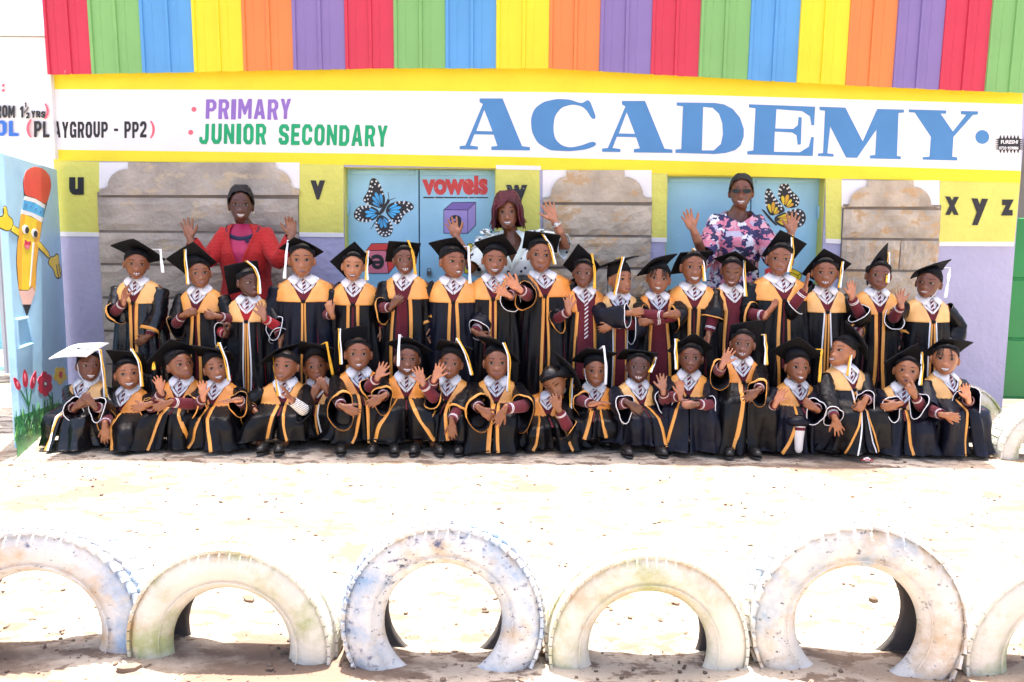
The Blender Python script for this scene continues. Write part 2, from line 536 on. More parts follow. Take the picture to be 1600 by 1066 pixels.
for pi_, (xl, xr, tl, tr, yt, yb, js) in enumerate(P_):
    p = empty('stone_pillar', (0, 0, 0), bld)
    ms = m_stone if pi_ == 0 else m_stone2
    X0, X1 = W(xl, 350).x, W(xr, 350).x
    xm = (xl + xr) / 2
    zs_ = [W(xm, y).z for y in js]
    mbk = MB(); mbk.add(*box(((X0 + X1) / 2, -0.004, zs_[0] / 2 + .012), (X1 - X0 - .004, 0.016, zs_[0] + .03)))
    mbk.build('mortar_bed', m_joint, p, smooth=False)
    for k in range(len(zs_)):
        zt = zs_[k] - 0.009
        zb = zs_[k + 1] + 0.009 if k + 1 < len(zs_) else -0.05
        cuts = [X0, X1]
        if pi_ == 2 and k % 2 == 1: cuts = [X0, W(1404, 400).x, X1]
        if pi_ == 1 and k % 2 == 0 and k: cuts = [X0, W(950, 400).x, X1]
        if pi_ == 0 and k == 4: cuts = [X0, W(360, 500).x, X1]
        for a, b in zip(cuts, cuts[1:]):
            stone_block(a + .004, b - .004, zb, zt, 0.028 + 0.004 * (k % 2), ms, p, pi_ * 31 + k)
    # shaped top course
    ztop = js[0] - 3
    e = 8
    out = [(tl, yt), (tr, yt), (tr, yt + 10)] + arc(tr, yt + 10, xr - e * 1.6, yb - 4)[1:] + [(xr - e, yb - 1), (xr, yb + 2), (xr, ztop), (xl, ztop), (xl, yb + 2), (xl + e, yb - 1)] + arc(tl, yt + 10, xl + e * 1.6, yb - 4)[::-1][:-1] + [(tl, yt + 10)]
    shape('stone', [out], W, ms, p, 0.03)

# ------------------------------------------------------------------ metal cladding
CC = {'r': (0.54, 0.030, 0.065), 'g': (0.19, 0.41, 0.13), 'b': (0.09, 0.30, 0.60), 'y': (0.76, 0.61, 0.015), 'o': (0.68, 0.205, 0.05), 'p': (0.21, 0.15, 0.37)}
mc = {}
for k, c in CC.items():
    mc[k] = mat('sheet_paint_' + {'r': 'red', 'g': 'green', 'b': 'blue', 'y': 'yellow', 'o': 'orange', 'p': 'purple'}[k], c, 0.42, 0.05, 3, 0.12, 9)
    wear(mc[k], tuple(min(1, x * .6 + .25) for x in c), 16, 0.70, 0.73, 9, (1, 1, .35))
edges = [75, 144, 223, 304, 381, 459, 540, 616, 696, 775, 857, 936, 1016, 1091, 1168, 1245, 1321, 1395, 1468, 1540, 1615]
order = 'rgbyoprgbyoprgbyoprg'
sheet_y = WY - 0.075
def bottom_y(px): return float(np.interp(px, [60, 400, 620, 860, 1090, 1370, 1600], [117.5, 111, 107, 107.5, 120.5, 136, 146]))
names = {'r': 'red', 'g': 'green', 'b': 'blue', 'y': 'yellow', 'o': 'orange', 'p': 'purple'}
scr = MB(); scr.add(*ellipsoid((0, 0, 0), (0.0075, 0.006, 0.0075), nu=8, nv=4))
scr_me = {k: scr.mesh('screw', [mc[k]]) for k in mc}
lean = 0.035
for i, k in enumerate(order):
    x0 = at(edges[i], 110, sheet_y).x; x1 = at(edges[i + 1], 110, sheet_y).x
    w = x1 - x0
    prof = [(0, 0), (.012, 0.013), (.062, 0.013), (.076, 0.0005), (.22, 0.0), (.235, .003), (.25, 0), (.485, 0), (.497, 0.013), (.547, 0.013), (.561, 0.0005), (.70, 0), (.715, .003), (.73, 0), (.985, 0), (1.0, 0.002)]
    nz = 5
    v = []
    r = np.random.RandomState(i)
    for iz in range(nz):
        for (u, d) in prof:
            x = x0 + w * u
            zb = at(edges[i] + (edges[i + 1] - edges[i]) * u, bottom_y(edges[i] + (edges[i + 1] - edges[i]) * u), sheet_y).z
            z = zb + (3.3 - zb) * iz / (nz - 1)
            v.append((x, sheet_y - WY - d - 0.002 * (i % 2) - lean * (z - zb) / .6 * 0.6 + r.uniform(-.0005, .0005), z + (r.uniform(-.002, .002) if iz == 0 else 0)))
    s = MB(); s.add(v, gridf(nz, len(prof), False))
    so = s.build('roof_sheet', mc[k], bld, smooth=False)
    so['label'] = names[k] + ' metal cladding sheet'
    sm = so.modifiers.new('thick', 'SOLIDIFY'); sm.thickness = 0.002; sm.offset = 1
    for u in (.06, .52):
        pxx = edges[i] + (edges[i + 1] - edges[i]) * u
        ys_ = float(np.interp(pxx, [80, 270, 470, 780, 1100, 1600], [62, 58, 68, 72, 84, 92])) + r.uniform(-5, 5)
        q = at(pxx, ys_, sheet_y)
        zb = at(pxx, bottom_y(pxx), sheet_y).z
        link_mesh('screw', scr_me[k], so, Matrix.Translation((x0 + w * u, sheet_y - WY - .013 - .002 * (i % 2) - lean * (q.z - zb), q.z)))

# ------------------------------------------------------------------ doors with their paintings
K = {}
K['black'] = mat('black_sign_paint', (0.014, 0.014, 0.018), 0.5, 0.2, 20, 0.1, 60)
K['blackworn'] = wear(mat('worn_black_paint', (0.014, 0.014, 0.018), 0.5, 0.2, 20, 0.1, 60), (0.5, 0.55, 0.4), 60, 0.60, 0.63, 4)
K['sky'] = mat('sky_blue_paint', (0.06, 0.42, 0.80), 0.45, 0.3, 9, 0.1, 60)
K['white'] = mat('white_sign_paint', (0.82, 0.82, 0.82), 0.5, 0.03, 6, 0.1, 60)
K['red'] = wear(mat('red_sign_paint', (0.62, 0.05, 0.05), 0.5, 0.1, 6, 0.1, 60), (0.75, 0.55, 0.5), 40, 0.64, 0.68, 5)
K['red2'] = mat('bright_red_paint', (0.72, 0.05, 0.04), 0.45, 0.08, 6, 0.1, 60)
K['crimson'] = mat('crimson_paint', (0.55, 0.015, 0.05), 0.45, 0.12, 8, 0.1, 60)
K['pink'] = mat('pink_paint', (0.75, 0.20, 0.26), 0.5, 0.1, 6, 0.1, 60)
K['violet'] = mat('violet_paint', (0.20, 0.13, 0.42), 0.5, 0.1, 8, 0.1, 60)
K['violet2'] = mat('pale_violet_paint', (0.36, 0.27, 0.58), 0.5, 0.1, 8, 0.1, 60)
K['yellow'] = mat('yellow_sign_paint', (0.86, 0.62, 0.02), 0.45, 0.08, 8, 0.1, 60)
K['yellow2'] = mat('golden_paint', (0.82, 0.42, 0.02), 0.45, 0.1, 8, 0.1, 60)
K['green'] = mat('green_sign_paint', (0.0, 0.33, 0.13), 0.5, 0.1, 8, 0.1, 60)
K['grass'] = mat('grass_green_paint', (0.02, 0.20, 0.06), 0.5, 0.35, 25, 0.1, 60)
K['grass2'] = mat('dark_green_paint', (0.015, 0.11, 0.05), 0.5, 0.2, 25, 0.1, 60)
K['grass3'] = mat('leaf_green_paint', (0.09, 0.30, 0.06), 0.5, 0.2, 25, 0.1, 60)
K['purple'] = mat('purple_sign_paint', (0.25, 0.14, 0.48), 0.5, 0.08, 8, 0.1, 60)
K['blue'] = wear(mat('blue_sign_paint', (0.062, 0.215, 0.46), 0.5, 0.06, 5, 0.1, 60), (0.6, 0.6, 0.7), 22, 0.74, 0.76, 8)
K['blue2'] = mat('deep_blue_paint', (0.03, 0.15, 0.55), 0.5, 0.08, 5, 0.1, 60)
K['skin'] = mat('pale_wood_paint', (0.80, 0.50, 0.42), 0.5, 0.05, 5, 0.1, 60)
K['rose'] = mat('rose_dot_paint', (0.80, 0.12, 0.17), 0.5, 0.05, 5, 0.1, 60)

DY = WY + 0.11
DP = at_depth(DY)
def door(d, px_split, px0, px1, top_px):
    o = empty('door', (0, 0, 0), bld)
    z1 = d[2] - 0.006
    xs_ = [d[0] + .006, DP(px_split, 350).x, d[1] - .006]
    for a, b in ((xs_[0], xs_[1] - .004), (xs_[1] + .004, xs_[2])):
        l = MB()
        fr = 0.035
        yc = DY - WY
        l.add(*bevel_box(((a + b) / 2, yc + .012, z1 / 2 + .02), (b - a, 0.024, z1 - .04), 0.003))
        lo = l.build('door_leaf', m_dblue, o, smooth=False)
        for zc in (z1 * .5, 0.06, z1 - .025):
            f = MB(); f.add(*bevel_box(((a + b) / 2, yc - .004, zc), (b - a - .05, 0.01, 0.012 if zc == z1 * .5 else .03), 0.002))
            f.build('door_rail', m_dblue, o, smooth=False)
    fr = MB()
    for x in (d[0] + .004, d[1] - .004):
        fr.add(*box((x, 0.1, z1 / 2), (0.007, 0.17, z1)))
    fr.add(*box(((d[0] + d[1]) / 2, .1, z1 + .003), (d[1] - d[0], .17, 0.005)))
    fr.build('door_frame', m_lime, o, smooth=False)
    for zz in (0.45, 1.45):
        for x in (d[0] + .012, d[1] - .012):
            h = MB(); h.add(*tube([(x, .09, zz - .04), (x, .09, zz + .04)], .01, 8))
            h.build('hinge', m_dblue, o)
    bk = MB(); bk.add(*box(((d[0] + d[1]) / 2, .19, z1 / 2), (d[1] - d[0], .02, z1)))
    bk.build('door_backing', m_dark, o, smooth=False)
    return o
door1 = door(D1, 655, 537, 775, 262)
door2 = door(D2, 1172, 1042, 1290, 275)
lk = MB()
q = DP(671, 427)
lk.add(*box((q.x, DY - WY - .02, q.z), (.035, .016, .03)))
lk.add(*tube([(q.x - .012, DY - WY - .02, q.z + .012), (q.x - .012, DY - WY - .02, q.z + .035), (q.x + .012, DY - WY - .02, q.z + .035), (q.x + .012, DY - WY - .02, q.z + .012)], .004, 6))
lk.build('padlock', m_iron, door1, smooth=False)

def zq(x0, y0, k, pts): return [(x0 + x / k, y0 + y / k) for x, y in pts]
def inset(poly, a, s): return [(a[0] + (x - a[0]) * s, a[1] + (y - a[1]) * s) for x, y in poly]
def densify(poly, n):
    P = np.array(poly + [poly[0]], float)
    L = np.concatenate([[0], np.cumsum(np.hypot(*np.diff(P, axis=0).T))])
    t = np.linspace(0, L[-1], n, endpoint=False)
    return list(zip(np.interp(t, L, P[:, 0]), np.interp(t, L, P[:, 1])))
def smooth_poly(poly, n=28):
    d = densify(poly, n)
    a = np.array(d)
    for _ in range(2): a = (np.roll(a, 1, 0) + 2 * a + np.roll(a, -1, 0)) / 4
    return [tuple(p) for p in a]
def wing(poly, anchor, panel, parent, proj, vein=4):
    poly = smooth_poly(poly)
    shape('butterfly_wing', [poly], proj, K['black'], parent, 0.0015)
    A = np.array(poly)
    d = np.hypot(A[:, 0] - anchor[0], A[:, 1] - anchor[1])
    ang = np.arctan2(A[:, 1] - anchor[1], A[:, 0] - anchor[0])
    cen = A.mean(0)
    ca = math.atan2(cen[1] - anchor[1], cen[0] - anchor[0])
    rel = (ang - ca + np.pi) % (2 * np.pi) - np.pi
    far = d > 0.35 * d.max()
    lo, hi = rel[far].min() * .82, rel[far].max() * .82
    for k in range(vein):
        a0 = lo + (hi - lo) * (k + .07) / vein; a1 = lo + (hi - lo) * (k + .93) / vein
        am = (a0 + a1) / 2
        # reach of the outline along this vein
        sel = far & (np.abs(rel - am) < (hi - lo) / vein)
        reach = d[sel].mean() * .66 if sel.any() else d.max() * .5
        pts = []
        for (aa, rr) in ((am, .22), (a0, .55), (a0, .86), (am, 1.0), (a1, .86), (a1, .55)):
            pts.append((anchor[0] + math.cos(ca + aa) * reach * rr, anchor[1] + math.sin(ca + aa) * reach * rr))
        shape('wing_panel', [smooth_poly(pts, 18)], proj, panel if (k % 2 == 0 or panel is not K['yellow']) else K['yellow2'], parent, 0.0025)
    n = 15
    for i, (x, y) in enumerate(densify(poly, n * 2)):
        dd = math.hypot(x - anchor[0], y - anchor[1])
        if dd < 0.5 * d.max(): continue
        f = .92 if i % 2 else .80
        r = 1.7 if i % 2 else 1.35
        shape('wing_spot', [circ(anchor[0] + (x - anchor[0]) * f, anchor[1] + (y - anchor[1]) * f, r, 8)], proj, K['white'], parent, 0.0025)
z6 = lambda p: zq(520, 240, 4.21, p)
z7 = lambda p: zq(1020, 250, 5.076, p)
an = z6([(325, 370)])[0]
wing(z6([(265, 152), (295, 170), (325, 230), (345, 290), (350, 310), (325, 368), (250, 340), (195, 320), (188, 300), (225, 265), (240, 220), (240, 170)]), z6([(330, 365)])[0], K['sky'], door1, DP)
wing(z6([(310, 375), (240, 340), (170, 345), (140, 380), (135, 420), (160, 445), (230, 455), (295, 425)]), z6([(312, 392)])[0], K['sky'], door1, DP)
wing(z6([(345, 370), (365, 330), (430, 312), (500, 312), (545, 345), (530, 372), (480, 390), (455, 420), (440, 470), (415, 475), (390, 440), (345, 392)]), z6([(342, 375)])[0], K['sky'], door1, DP, 5)
wing(z6([(320, 400), (350, 420), (385, 450), (400, 490), (385, 540), (345, 555), (305, 540), (280, 500), (278, 450), (300, 405)]), z6([(320, 405)])[0], K['sky'], door1, DP)
shape('butterfly_body', [z6([(360, 298), (375, 305), (372, 322), (355, 345), (335, 385), (312, 405), (300, 405), (305, 385), (330, 345), (352, 318)])], DP, K['black'], door1, 0.0035)
for a in ([(368, 300), (362, 255), (366, 255), (372, 300)], [(374, 304), (412, 290), (413, 293), (376, 309)], [(275, 450), (248, 498), (251, 499), (282, 452)]):
    shape('antenna', [z6(a)], DP, K['black'], door1, 0.0015)
text('lettering', 'vowels', z6([(585, 128), (1020, 122), (1020, 272), (590, 274)]), DP, K['red'], door1, 0.05, 0.002)
shape('underline', [z6([(595, 285), (1022, 287), (1022, 294), (595, 294)])], DP, K['blackworn'], door1, 0.002)
def cube(fr, top, side, c1, c2, c3, ch, quad, proj, parent):
    e = 0.002
    shape('painted_cube', [fr], proj, c1, parent, e)
    shape('painted_cube', [top], proj, c2, parent, e)
    shape('painted_cube', [side], proj, c3, parent, e)
    for p in (fr, top, side):
        for a, b in zip(p, p[1:] + p[:1]):
            d = np.array(b) - np.array(a); nrm = np.array([-d[1], d[0]]) / (np.hypot(*d) + 1e-6) * .45
            shape('outline', [[tuple(np.array(a) - nrm), tuple(np.array(b) - nrm), tuple(np.array(b) + nrm), tuple(np.array(a) + nrm)]], proj, K['black'], parent, 0.0028)
    if ch: text('lettering', ch, quad, proj, K['black'], parent, 0.025, 0.0035)
cube(z6([(730, 370), (888, 372), (888, 525), (730, 524)]), z6([(730, 370), (785, 322), (940, 320), (888, 372)]), z6([(888, 372), (940, 320), (940, 470), (888, 525)]),
     K['violet2'], K['violet'], K['violet2'], 'a', z6([(770, 405), (858, 405), (858, 495), (770, 495)]), DP, door1)
z3 = lambda p: zq(500, 360, 5.33, p)
cube(z3([(385, 168), (550, 168), (570, 358), (395, 358)]), z3([(385, 168), (430, 110), (600, 108), (550, 168)]), z3([(550, 168), (600, 108), (632, 285), (570, 358)]),
     K['pink'], K['red2'], K['red2'], 'e', z3([(535, 325), (425, 325), (425, 200), (535, 200)]), DP, door1)
z4 = lambda p: zq(660, 350, 5.33, p)
cube(z4([(350, 205), (405, 205), (405, 410), (350, 410)]), z4([(350, 205), (385, 163), (445, 165), (405, 205)]), z4([(405, 205), (445, 165), (440, 350), (405, 410)]),
     K['yellow'], K['yellow'], K['yellow'], '', None, DP, door1)
wing(z7([(1035, 163), (1075, 175), (1090, 240), (1160, 290), (1170, 350), (1140, 380), (1060, 385), (1010, 330), (990, 290), (1000, 210)]), z7([(1045, 395)])[0], K['yellow'], door2, DP)
wing(z7([(915, 213), (945, 240), (960, 290), (1010, 340), (1060, 400), (1040, 420), (960, 440), (930, 450), (905, 400), (888, 320), (890, 240)]), z7([(950, 455)])[0], K['yellow'], door2, DP)
wing(z7([(960, 450), (1060, 410), (1150, 380), (1200, 400), (1220, 460), (1200, 520), (1150, 540), (1060, 545), (990, 520), (955, 480)]), z7([(955, 470)])[0], K['yellow'], door2, DP, 5)
shape('butterfly_body', [z7([(862, 388), (885, 400), (930, 450), (990, 518), (975, 520), (915, 462), (878, 412)])], DP, K['black'], door2, 0.0035)
z9 = lambda p: zq(1090, 350, 5.33, p)
cube(z9([(770, 400), (835, 430), (835, 470), (770, 470)]), z9([(770, 400), (795, 372), (865, 410), (835, 430)]), z9([(835, 430), (865, 410), (865, 450), (835, 470)]), K['yellow'], K['yellow'], K['yellow'], '', None, DP, door2)
shape('painted_cube', [z9([(560, 380), (615, 355), (640, 400), (640, 470), (565, 470)])], DP, K['red2'], door2, 0.002)

# ------------------------------------------------------------------ lettering on the wall
def r2(p): return zq(520, 0, 2.857, p)
def r3(p): return zq(1040, 0, 2.857, p)
LT = 0.0065
A_out = [(655, 440), (758, 440), (845, 653), (880, 657), (880, 672), (708, 670), (708, 655), (735, 652), (718, 602), (632, 600), (613, 650), (648, 655), (648, 668), (566, 667), (566, 653), (592, 650), (670, 465), (655, 456)]
A_in = [(676, 490), (641, 585), (713, 587)]
shape('lettering', [r2(A_out), r2(A_in)], W, K['blue'], bld, LT)
sh = lambda P: [(x + 636, y + 11) for x, y in P]
shape('lettering', [r2(sh(A_out)), r2(sh(A_in))], W, K['blue'], bld, LT)
shape('lettering', [smooth_poly(r2([(1060, 445), (1105, 462), (1122, 462), (1132, 443), (1146, 445), (1178, 530), (1165, 538), (1150, 525), (1140, 500), (1115, 475), (1070, 466), (1020, 480), (990, 520), (984, 580), (992, 620), (1020, 650), (1060, 660), (1110, 650), (1160, 630), (1178, 635), (1180, 650), (1130, 668), (1060, 676), (970, 672), (915, 640), (888, 590), (884, 530), (900, 485), (940, 455), (1000, 442)]), 120)], W, K['blue'], bld, LT)
shape('lettering', [r3([(50, 458), (220, 460), (262, 467), (300, 487), (332, 525), (349, 575), (349, 610), (335, 650), (310, 671), (270, 683), (220, 688), (44, 683), (44, 668), (70, 666), (78, 475), (50, 472)]), r3([(168, 478), (210, 482), (238, 508), (253, 550), (256, 600), (247, 643), (215, 672), (162, 672)])], W, K['blue'], bld, LT)
shape('lettering', [r3([(372, 466), (668, 477), (663, 560), (651, 560), (645, 520), (610, 497), (495, 488), (490, 574), (570, 576), (590, 560), (594, 522), (608, 525), (604, 645), (590, 647), (585, 605), (565, 592), (488, 588), (484, 678), (600, 680), (640, 655), (650, 612), (662, 612), (657, 697), (365, 690), (365, 676), (392, 672), (402, 484), (372, 480)])], W, K['blue'], bld, LT)
shape('lettering', [r3([(686, 477), (803, 481), (880, 632), (945, 487), (1065, 490), (1064, 503), (1040, 505), (1033, 697), (1050, 699), (1050, 711), (912, 708), (912, 695), (936, 692), (942, 578), (855, 705), (806, 704), (735, 565), (722, 685), (750, 688), (750, 700), (680, 697), (680, 686), (703, 684), (712, 495), (688, 492)])], W, K['blue'], bld, LT)
shape('lettering', [r3([(1086, 489), (1253, 494), (1253, 508), (1228, 508), (1283, 588), (1342, 513), (1318, 510), (1318, 496), (1396, 498), (1393, 512), (1372, 514), (1285, 612), (1280, 700), (1302, 703), (1302, 717), (1148, 713), (1148, 702), (1178, 700), (1185, 612), (1112, 503), (1086, 502)])], W, K['blue'], bld, LT)
shape('full_stop', [r3(circ(1414, 612, 31, 20))], W, K['blue'], bld, LT)
word('PRIMARY', [(322, 155), (455, 155), (454, 187), (321, 186)], W, K['purple'], bld, LT)
word('JUNIOR', [(312, 194), (416, 193), (416, 226), (311, 225)], W, K['green'], bld, LT)
word('SECONDARY', [(436, 194), (606, 196), (605, 229), (435, 227)], W, K['green'], bld, LT)
for x, y in ((303, 171), (298, 207)): shape('bullet', [circ(x, y, 4, 12)], W, K['rose'], bld, LT)
word('AYGROUP - PP2', [(83.5, 190), (229, 190), (229, 216), (83.5, 215)], W, K['black'], bld, LT)
word('PL', [(53, 190), (77, 190), (77, 215), (53, 215)], at_depth(WY - .05), K['black'], bld, .012)
text('lettering', '(', [(41, 187), (50, 187), (50, 215), (41, 215)], at_depth(WY - .062), K['rose'], bld, 0.03, LT)
text('lettering', ')', [(234, 189), (242, 189), (242, 216), (234, 216)], W, K['rose'], bld, 0.03, LT)
for ch, qd, mt in (('u', [(108, 277), (131, 277), (131, 305), (108, 305)], 'black'), ('v', [(485, 282), (508, 282), (508, 312), (485, 312)], 'black'),
                   ('w', [(790, 289), (824, 289), (822, 316), (793, 316)], 'blackworn'), ('x', [(1477, 307), (1499, 308), (1498, 336), (1477, 336)], 'black'),
                   ('y', [(1518, 310), (1544, 311), (1542, 352), (1518, 352)], 'black'), ('z', [(1564, 312), (1584, 312), (1584, 337), (1564, 337)], 'black')):
    text('lettering', ch, qd, W, K[mt], bld, 0.06, 0.008)
# painter's spiky black badge
bx, by = 1577, 225.5
pts = []
for side in range(4):
    for k in range(6):
        t = (k + .5) / 6 - .5
        for dt, out in ((-.06, 0), (0, 1), (.06, 0)):
            a = (t + dt)
            if side == 0: p_ = (bx + a * 33, by - 9 - 6 * out)
            elif side == 1: p_ = (bx + 17 + 6 * out, by + a * 18)
            elif side == 2: p_ = (bx - a * 33, by + 9 + 6 * out)
            else: p_ = (bx - 17 - 6 * out, by - a * 18)
            pts.append(p_)
shape('painter_badge', [pts], W, K['black'], bld, LT)
text('lettering', 'FURESHI', [(1564, 219), (1591, 219), (1590, 225), (1564, 225)], W, K['white'], bld, 0.03, 0.009)
text('lettering', '0720 959886', [(1561, 229), (1592, 229), (1591, 234), (1561, 234)], W, K['white'], bld, 0.03, 0.009)
for (a, b, c, d) in ((1040, 640, 1046, 700),):
    pass

# ------------------------------------------------------------------ white boundary wall at the left, house roof behind it
nb = empty('boundary_wall', (at(20, 200, WY).x, WY + .05, 0))
tag(nb, 'white lettered wall with grey roller shutter at the left edge', 'wall')
NP = at_depth(WY - 0.05)
def nshape(n, p, m, th=0.004): shape(n, p, NP, m, nb, th)
mb = MB(); a = NP(-120, 230); b = NP(78, 100)
mb.add(*box(((a.x + b.x) / 2 - nb.location.x, 0.05 - .1, 2.18), (b.x - a.x, 0.1, 0.82)))
mb.build('wall_panel', m_wht, nb, smooth=False)
mb = MB(); mb.add(*box(((a.x + b.x) / 2 - nb.location.x, -.055, 2.612), (b.x - a.x + .02, 0.14, 0.03)))
mb.build('coping', m_wht, nb, smooth=False)
m_shut = mat('grey_shutter', (0.40, 0.42, 0.46), 0.5, 0.1, 3, 0.1, 20)
for k in range(7):
    mb = MB(); x = NP(-20 + k * 7, 236).x - nb.location.x
    mb.add(*bevel_box((x, -.04, 1.0), (0.028, 0.02, 1.53), 0.004))
    mb.build('slat', m_shut, nb, smooth=False)
word('ROM', [(-6, 164), (23, 165), (23, 184), (-6, 184)], NP, K['black'], nb, .012)
word('1', [(31, 166), (37, 166), (37, 184), (31, 184)], NP, K['black'], nb, .012)
word('1', [(38.5, 160), (41, 160), (41, 168), (38.5, 168)], NP, K['black'], nb, .012)
shape('lettering', [[(37, 176), (44, 167), (45.2, 167.6), (38.2, 177)]], NP, K['black'], nb, .012)
word('2', [(40.5, 176), (46, 176), (46, 185), (40.5, 185)], NP, K['black'], nb, .012)
word('YRS', [(48.5, 173), (71, 174), (71, 184), (48.5, 184)], NP, K['black'], nb, .012)
text('lettering', ')', [(69, 162), (76, 162), (76, 186), (69, 186)], NP, K['rose'], nb, 0.03, .012)
word('OL', [(-8, 189), (29, 189), (29, 213), (-8, 213)], NP, K['blue2'], nb, .012)
for y in (133.5, 141.5): shape('lettering', [circ(5, y, 2.3, 10)], NP, K['rose'], nb, .012)

m_tin = mat('bleached_tin', (0.72, 0.72, 0.72), 0.6, 0.08, 2, 0.2, 20)
hs = empty('far_house', (-7.6, 12.5, 0))
tag(hs, 'pale tin-roofed house beyond the white wall at the upper left', 'house')
mb = MB(); mb.add(*box((0, 1.5, 1.3), (4, 3, 2.6))); mb.build('house_wall', m_wht, hs, smooth=False)
for k in range(12):
    mb = MB(); x = -2.0 + k * .345
    v = [(x, -0.2, 2.55 + .0), (x + .33, -0.2, 2.55), (x + .33, 1.9, 3.75), (x, 1.9, 3.75)]
    v += [(p[0], p[1], p[2] - .03) for p in v]
    mb.add(v, [(0, 1, 2, 3), (7, 6, 5, 4), (0, 4, 5, 1), (1, 5, 6, 2), (2, 6, 7, 3), (3, 7, 4, 0)])
    mb.build('roof_sheet', m_tin, hs, smooth=False)

# ------------------------------------------------------------------ blue gate leaf with painted pencil
PA = Vector((at(97, 500, WY - .06).x, WY - .06, 0)); PB = Vector((at(22, 600, 4.86).x, 4.86, 0))
gd = (PB - PA); gl = gd.length; gd.normalize()
GN = Vector((gd.y, -gd.x, 0))
if GN.dot(CAM - PA) < 0: GN = -GN
gate = empty('painted_gate', PA)
tag(gate, 'light blue metal gate painted with a pencil, tulips and grass', 'gate')
m_gate = mat('gate_blue', (0.36, 0.62, 0.80), 0.4, 0.12, 1.6, 0.15, 14)
wear(m_gate, (0.20, 0.42, 0.66), 2.4, 0.55, 0.8, 6)
GP = on_plane(PA + GN * .02, GN)
M3 = np.array([[gd.x, GN.x, 0], [gd.y, GN.y, 0], [0, 0, 1]])
zt = at(40, 258, 5.6).z
mb = MB(); mb.add(*bevel_box(np.array(gd) * gl / 2 + [0, 0, zt / 2 + .02], (gl, .04, zt - .02), 0.004, M3))
mb.build('gate_sheet', m_gate, gate, smooth=False)
def gs(n, p, m, th=.002): shape(n, [p], GP, m, gate, th)
def e1(p): return zq(0, 245, 4.182, p)
gs('pencil_outline', smooth_poly(e1([(225, 60), (290, 75), (330, 130), (337, 200), (310, 290), (275, 430), (240, 700), (232, 880), (220, 900), (174, 1048), (120, 870), (104, 700), (108, 600), (130, 400), (160, 250), (144, 160), (165, 85)]), 70), K['black'], .0012)
gs('eraser', smooth_poly(e1([(225, 63), (288, 80), (327, 132), (333, 200), (318, 265), (298, 315), (230, 270), (160, 252), (150, 165), (168, 90)]), 50), K['red2'])
gs('pencil_band', e1([(160, 256), (230, 275), (295, 315), (290, 340), (225, 300), (154, 282)]), K['white'])
gs('pencil_band', e1([(154, 282), (225, 300), (290, 340), (280, 400), (220, 370), (143, 345)]), K['sky'], .0021)
gs('pencil_band', e1([(143, 345), (220, 370), (280, 400), (273, 430), (200, 388), (137, 372)]), K['white'])
for x, y in ((166, 313), (199, 323), (232, 340), (262, 360)): gs('band_dot', e1(circ(x, y, 6, 10)), K['blue2'], .003)
gs('pencil_side', e1([(137, 372), (165, 378), (142, 560), (138, 870), (121, 866), (109, 700), (112, 600)]), K['yellow2'])
gs('pencil_face', e1([(165, 378), (240, 412), (215, 600), (192, 860), (180, 872), (138, 870), (142, 560)]), K['yellow'])
gs('pencil_side', e1([(240, 412), (272, 430), (236, 700), (229, 880), (212, 845), (192, 862), (215, 600)]), K['yellow2'], .0021)
gs('pencil_shine', e1([(212, 560), (222, 560), (197, 840), (190, 850)]), K['white'], .003)
gs('pencil_wood', e1([(122, 874), (180, 876), (192, 866), (212, 850), (229, 885), (200, 966), (147, 966)]), K['skin'])
gs('pencil_lead', e1([(147, 966), (200, 966), (174, 1042)]), K['black'], .003)
gs('pencil_eye', e1(circ(164, 475, 21, 16, 30)), K['white'], .003); gs('pencil_eye', e1(circ(224, 500, 20, 16, 30)), K['white'], .003)
gs('pupil', e1(circ(173, 480, 13, 14, 22)), K['black'], .004); gs('pupil', e1(circ(229, 505, 13, 14, 22)), K['black'], .004)
gs('pencil_mouth', e1([(160, 540), (178, 556), (200, 552), (196, 580), (182, 606), (165, 604), (154, 580)]), K['crimson'], .003)
gs('pencil_tongue', e1([(158, 582), (176, 576), (192, 582), (180, 604), (165, 602)]), K['pink'], .004)
gs('pencil_arm', e1([(86, 445), (125, 470), (122, 525), (68, 488)]), K['black']); gs('pencil_arm', e1([(86, 450), (123, 475), (119, 517), (72, 485)]), K['yellow'], .003)
gs('pencil_hand', smooth_poly(e1([(18, 320), (32, 315), (46, 330), (50, 385), (80, 400), (88, 440), (75, 480), (45, 492), (0, 470), (-30, 460), (-30, 390), (20, 388)]), 40), K['black'])
gs('pencil_hand', smooth_poly(e1([(21, 325), (32, 320), (42, 335), (47, 390), (75, 405), (83, 440), (70, 475), (45, 486), (0, 462), (-28, 452), (-28, 396), (25, 394)]), 40), K['yellow'], .003)
gs('pencil_arm', e1([(238, 550), (262, 556), (318, 622), (330, 668), (310, 662), (240, 590)]), K['black']); gs('pencil_arm', e1([(240, 555), (260, 560), (314, 626), (325, 662), (310, 655), (243, 585)]), K['yellow'], .003)
hp = [(310, 690), (330, 645), (352, 655), (368, 625), (384, 635), (384, 690), (402, 745), (400, 790), (378, 806), (362, 790), (345, 730), (318, 710)]
gs('pencil_hand', smooth_poly(e1(hp), 40), K['black']); gs('pencil_hand', smooth_poly(inset(e1(hp), e1([(352, 715)])[0], .9), 40), K['yellow'], .003)
for a in ([(362, 705), (366, 705), (382, 790), (377, 790)], [(376, 700), (380, 700), (394, 770), (390, 770)]): gs('finger_line', e1(a), K['black'], .004)
def e3(p): return zq(0, 480, 4.262, p)
mb = MB()
hc = [GP(*p) - PA for p in e3([(107, 85), (180, 70), (215, 240), (118, 275)])]
for a, b in zip(hc, hc[1:] + hc[:1]):
    mb.add(*tube([tuple(a), tuple(b)], .011, 6))
mb.build('latch_frame', m_gate, gate, smooth=False)
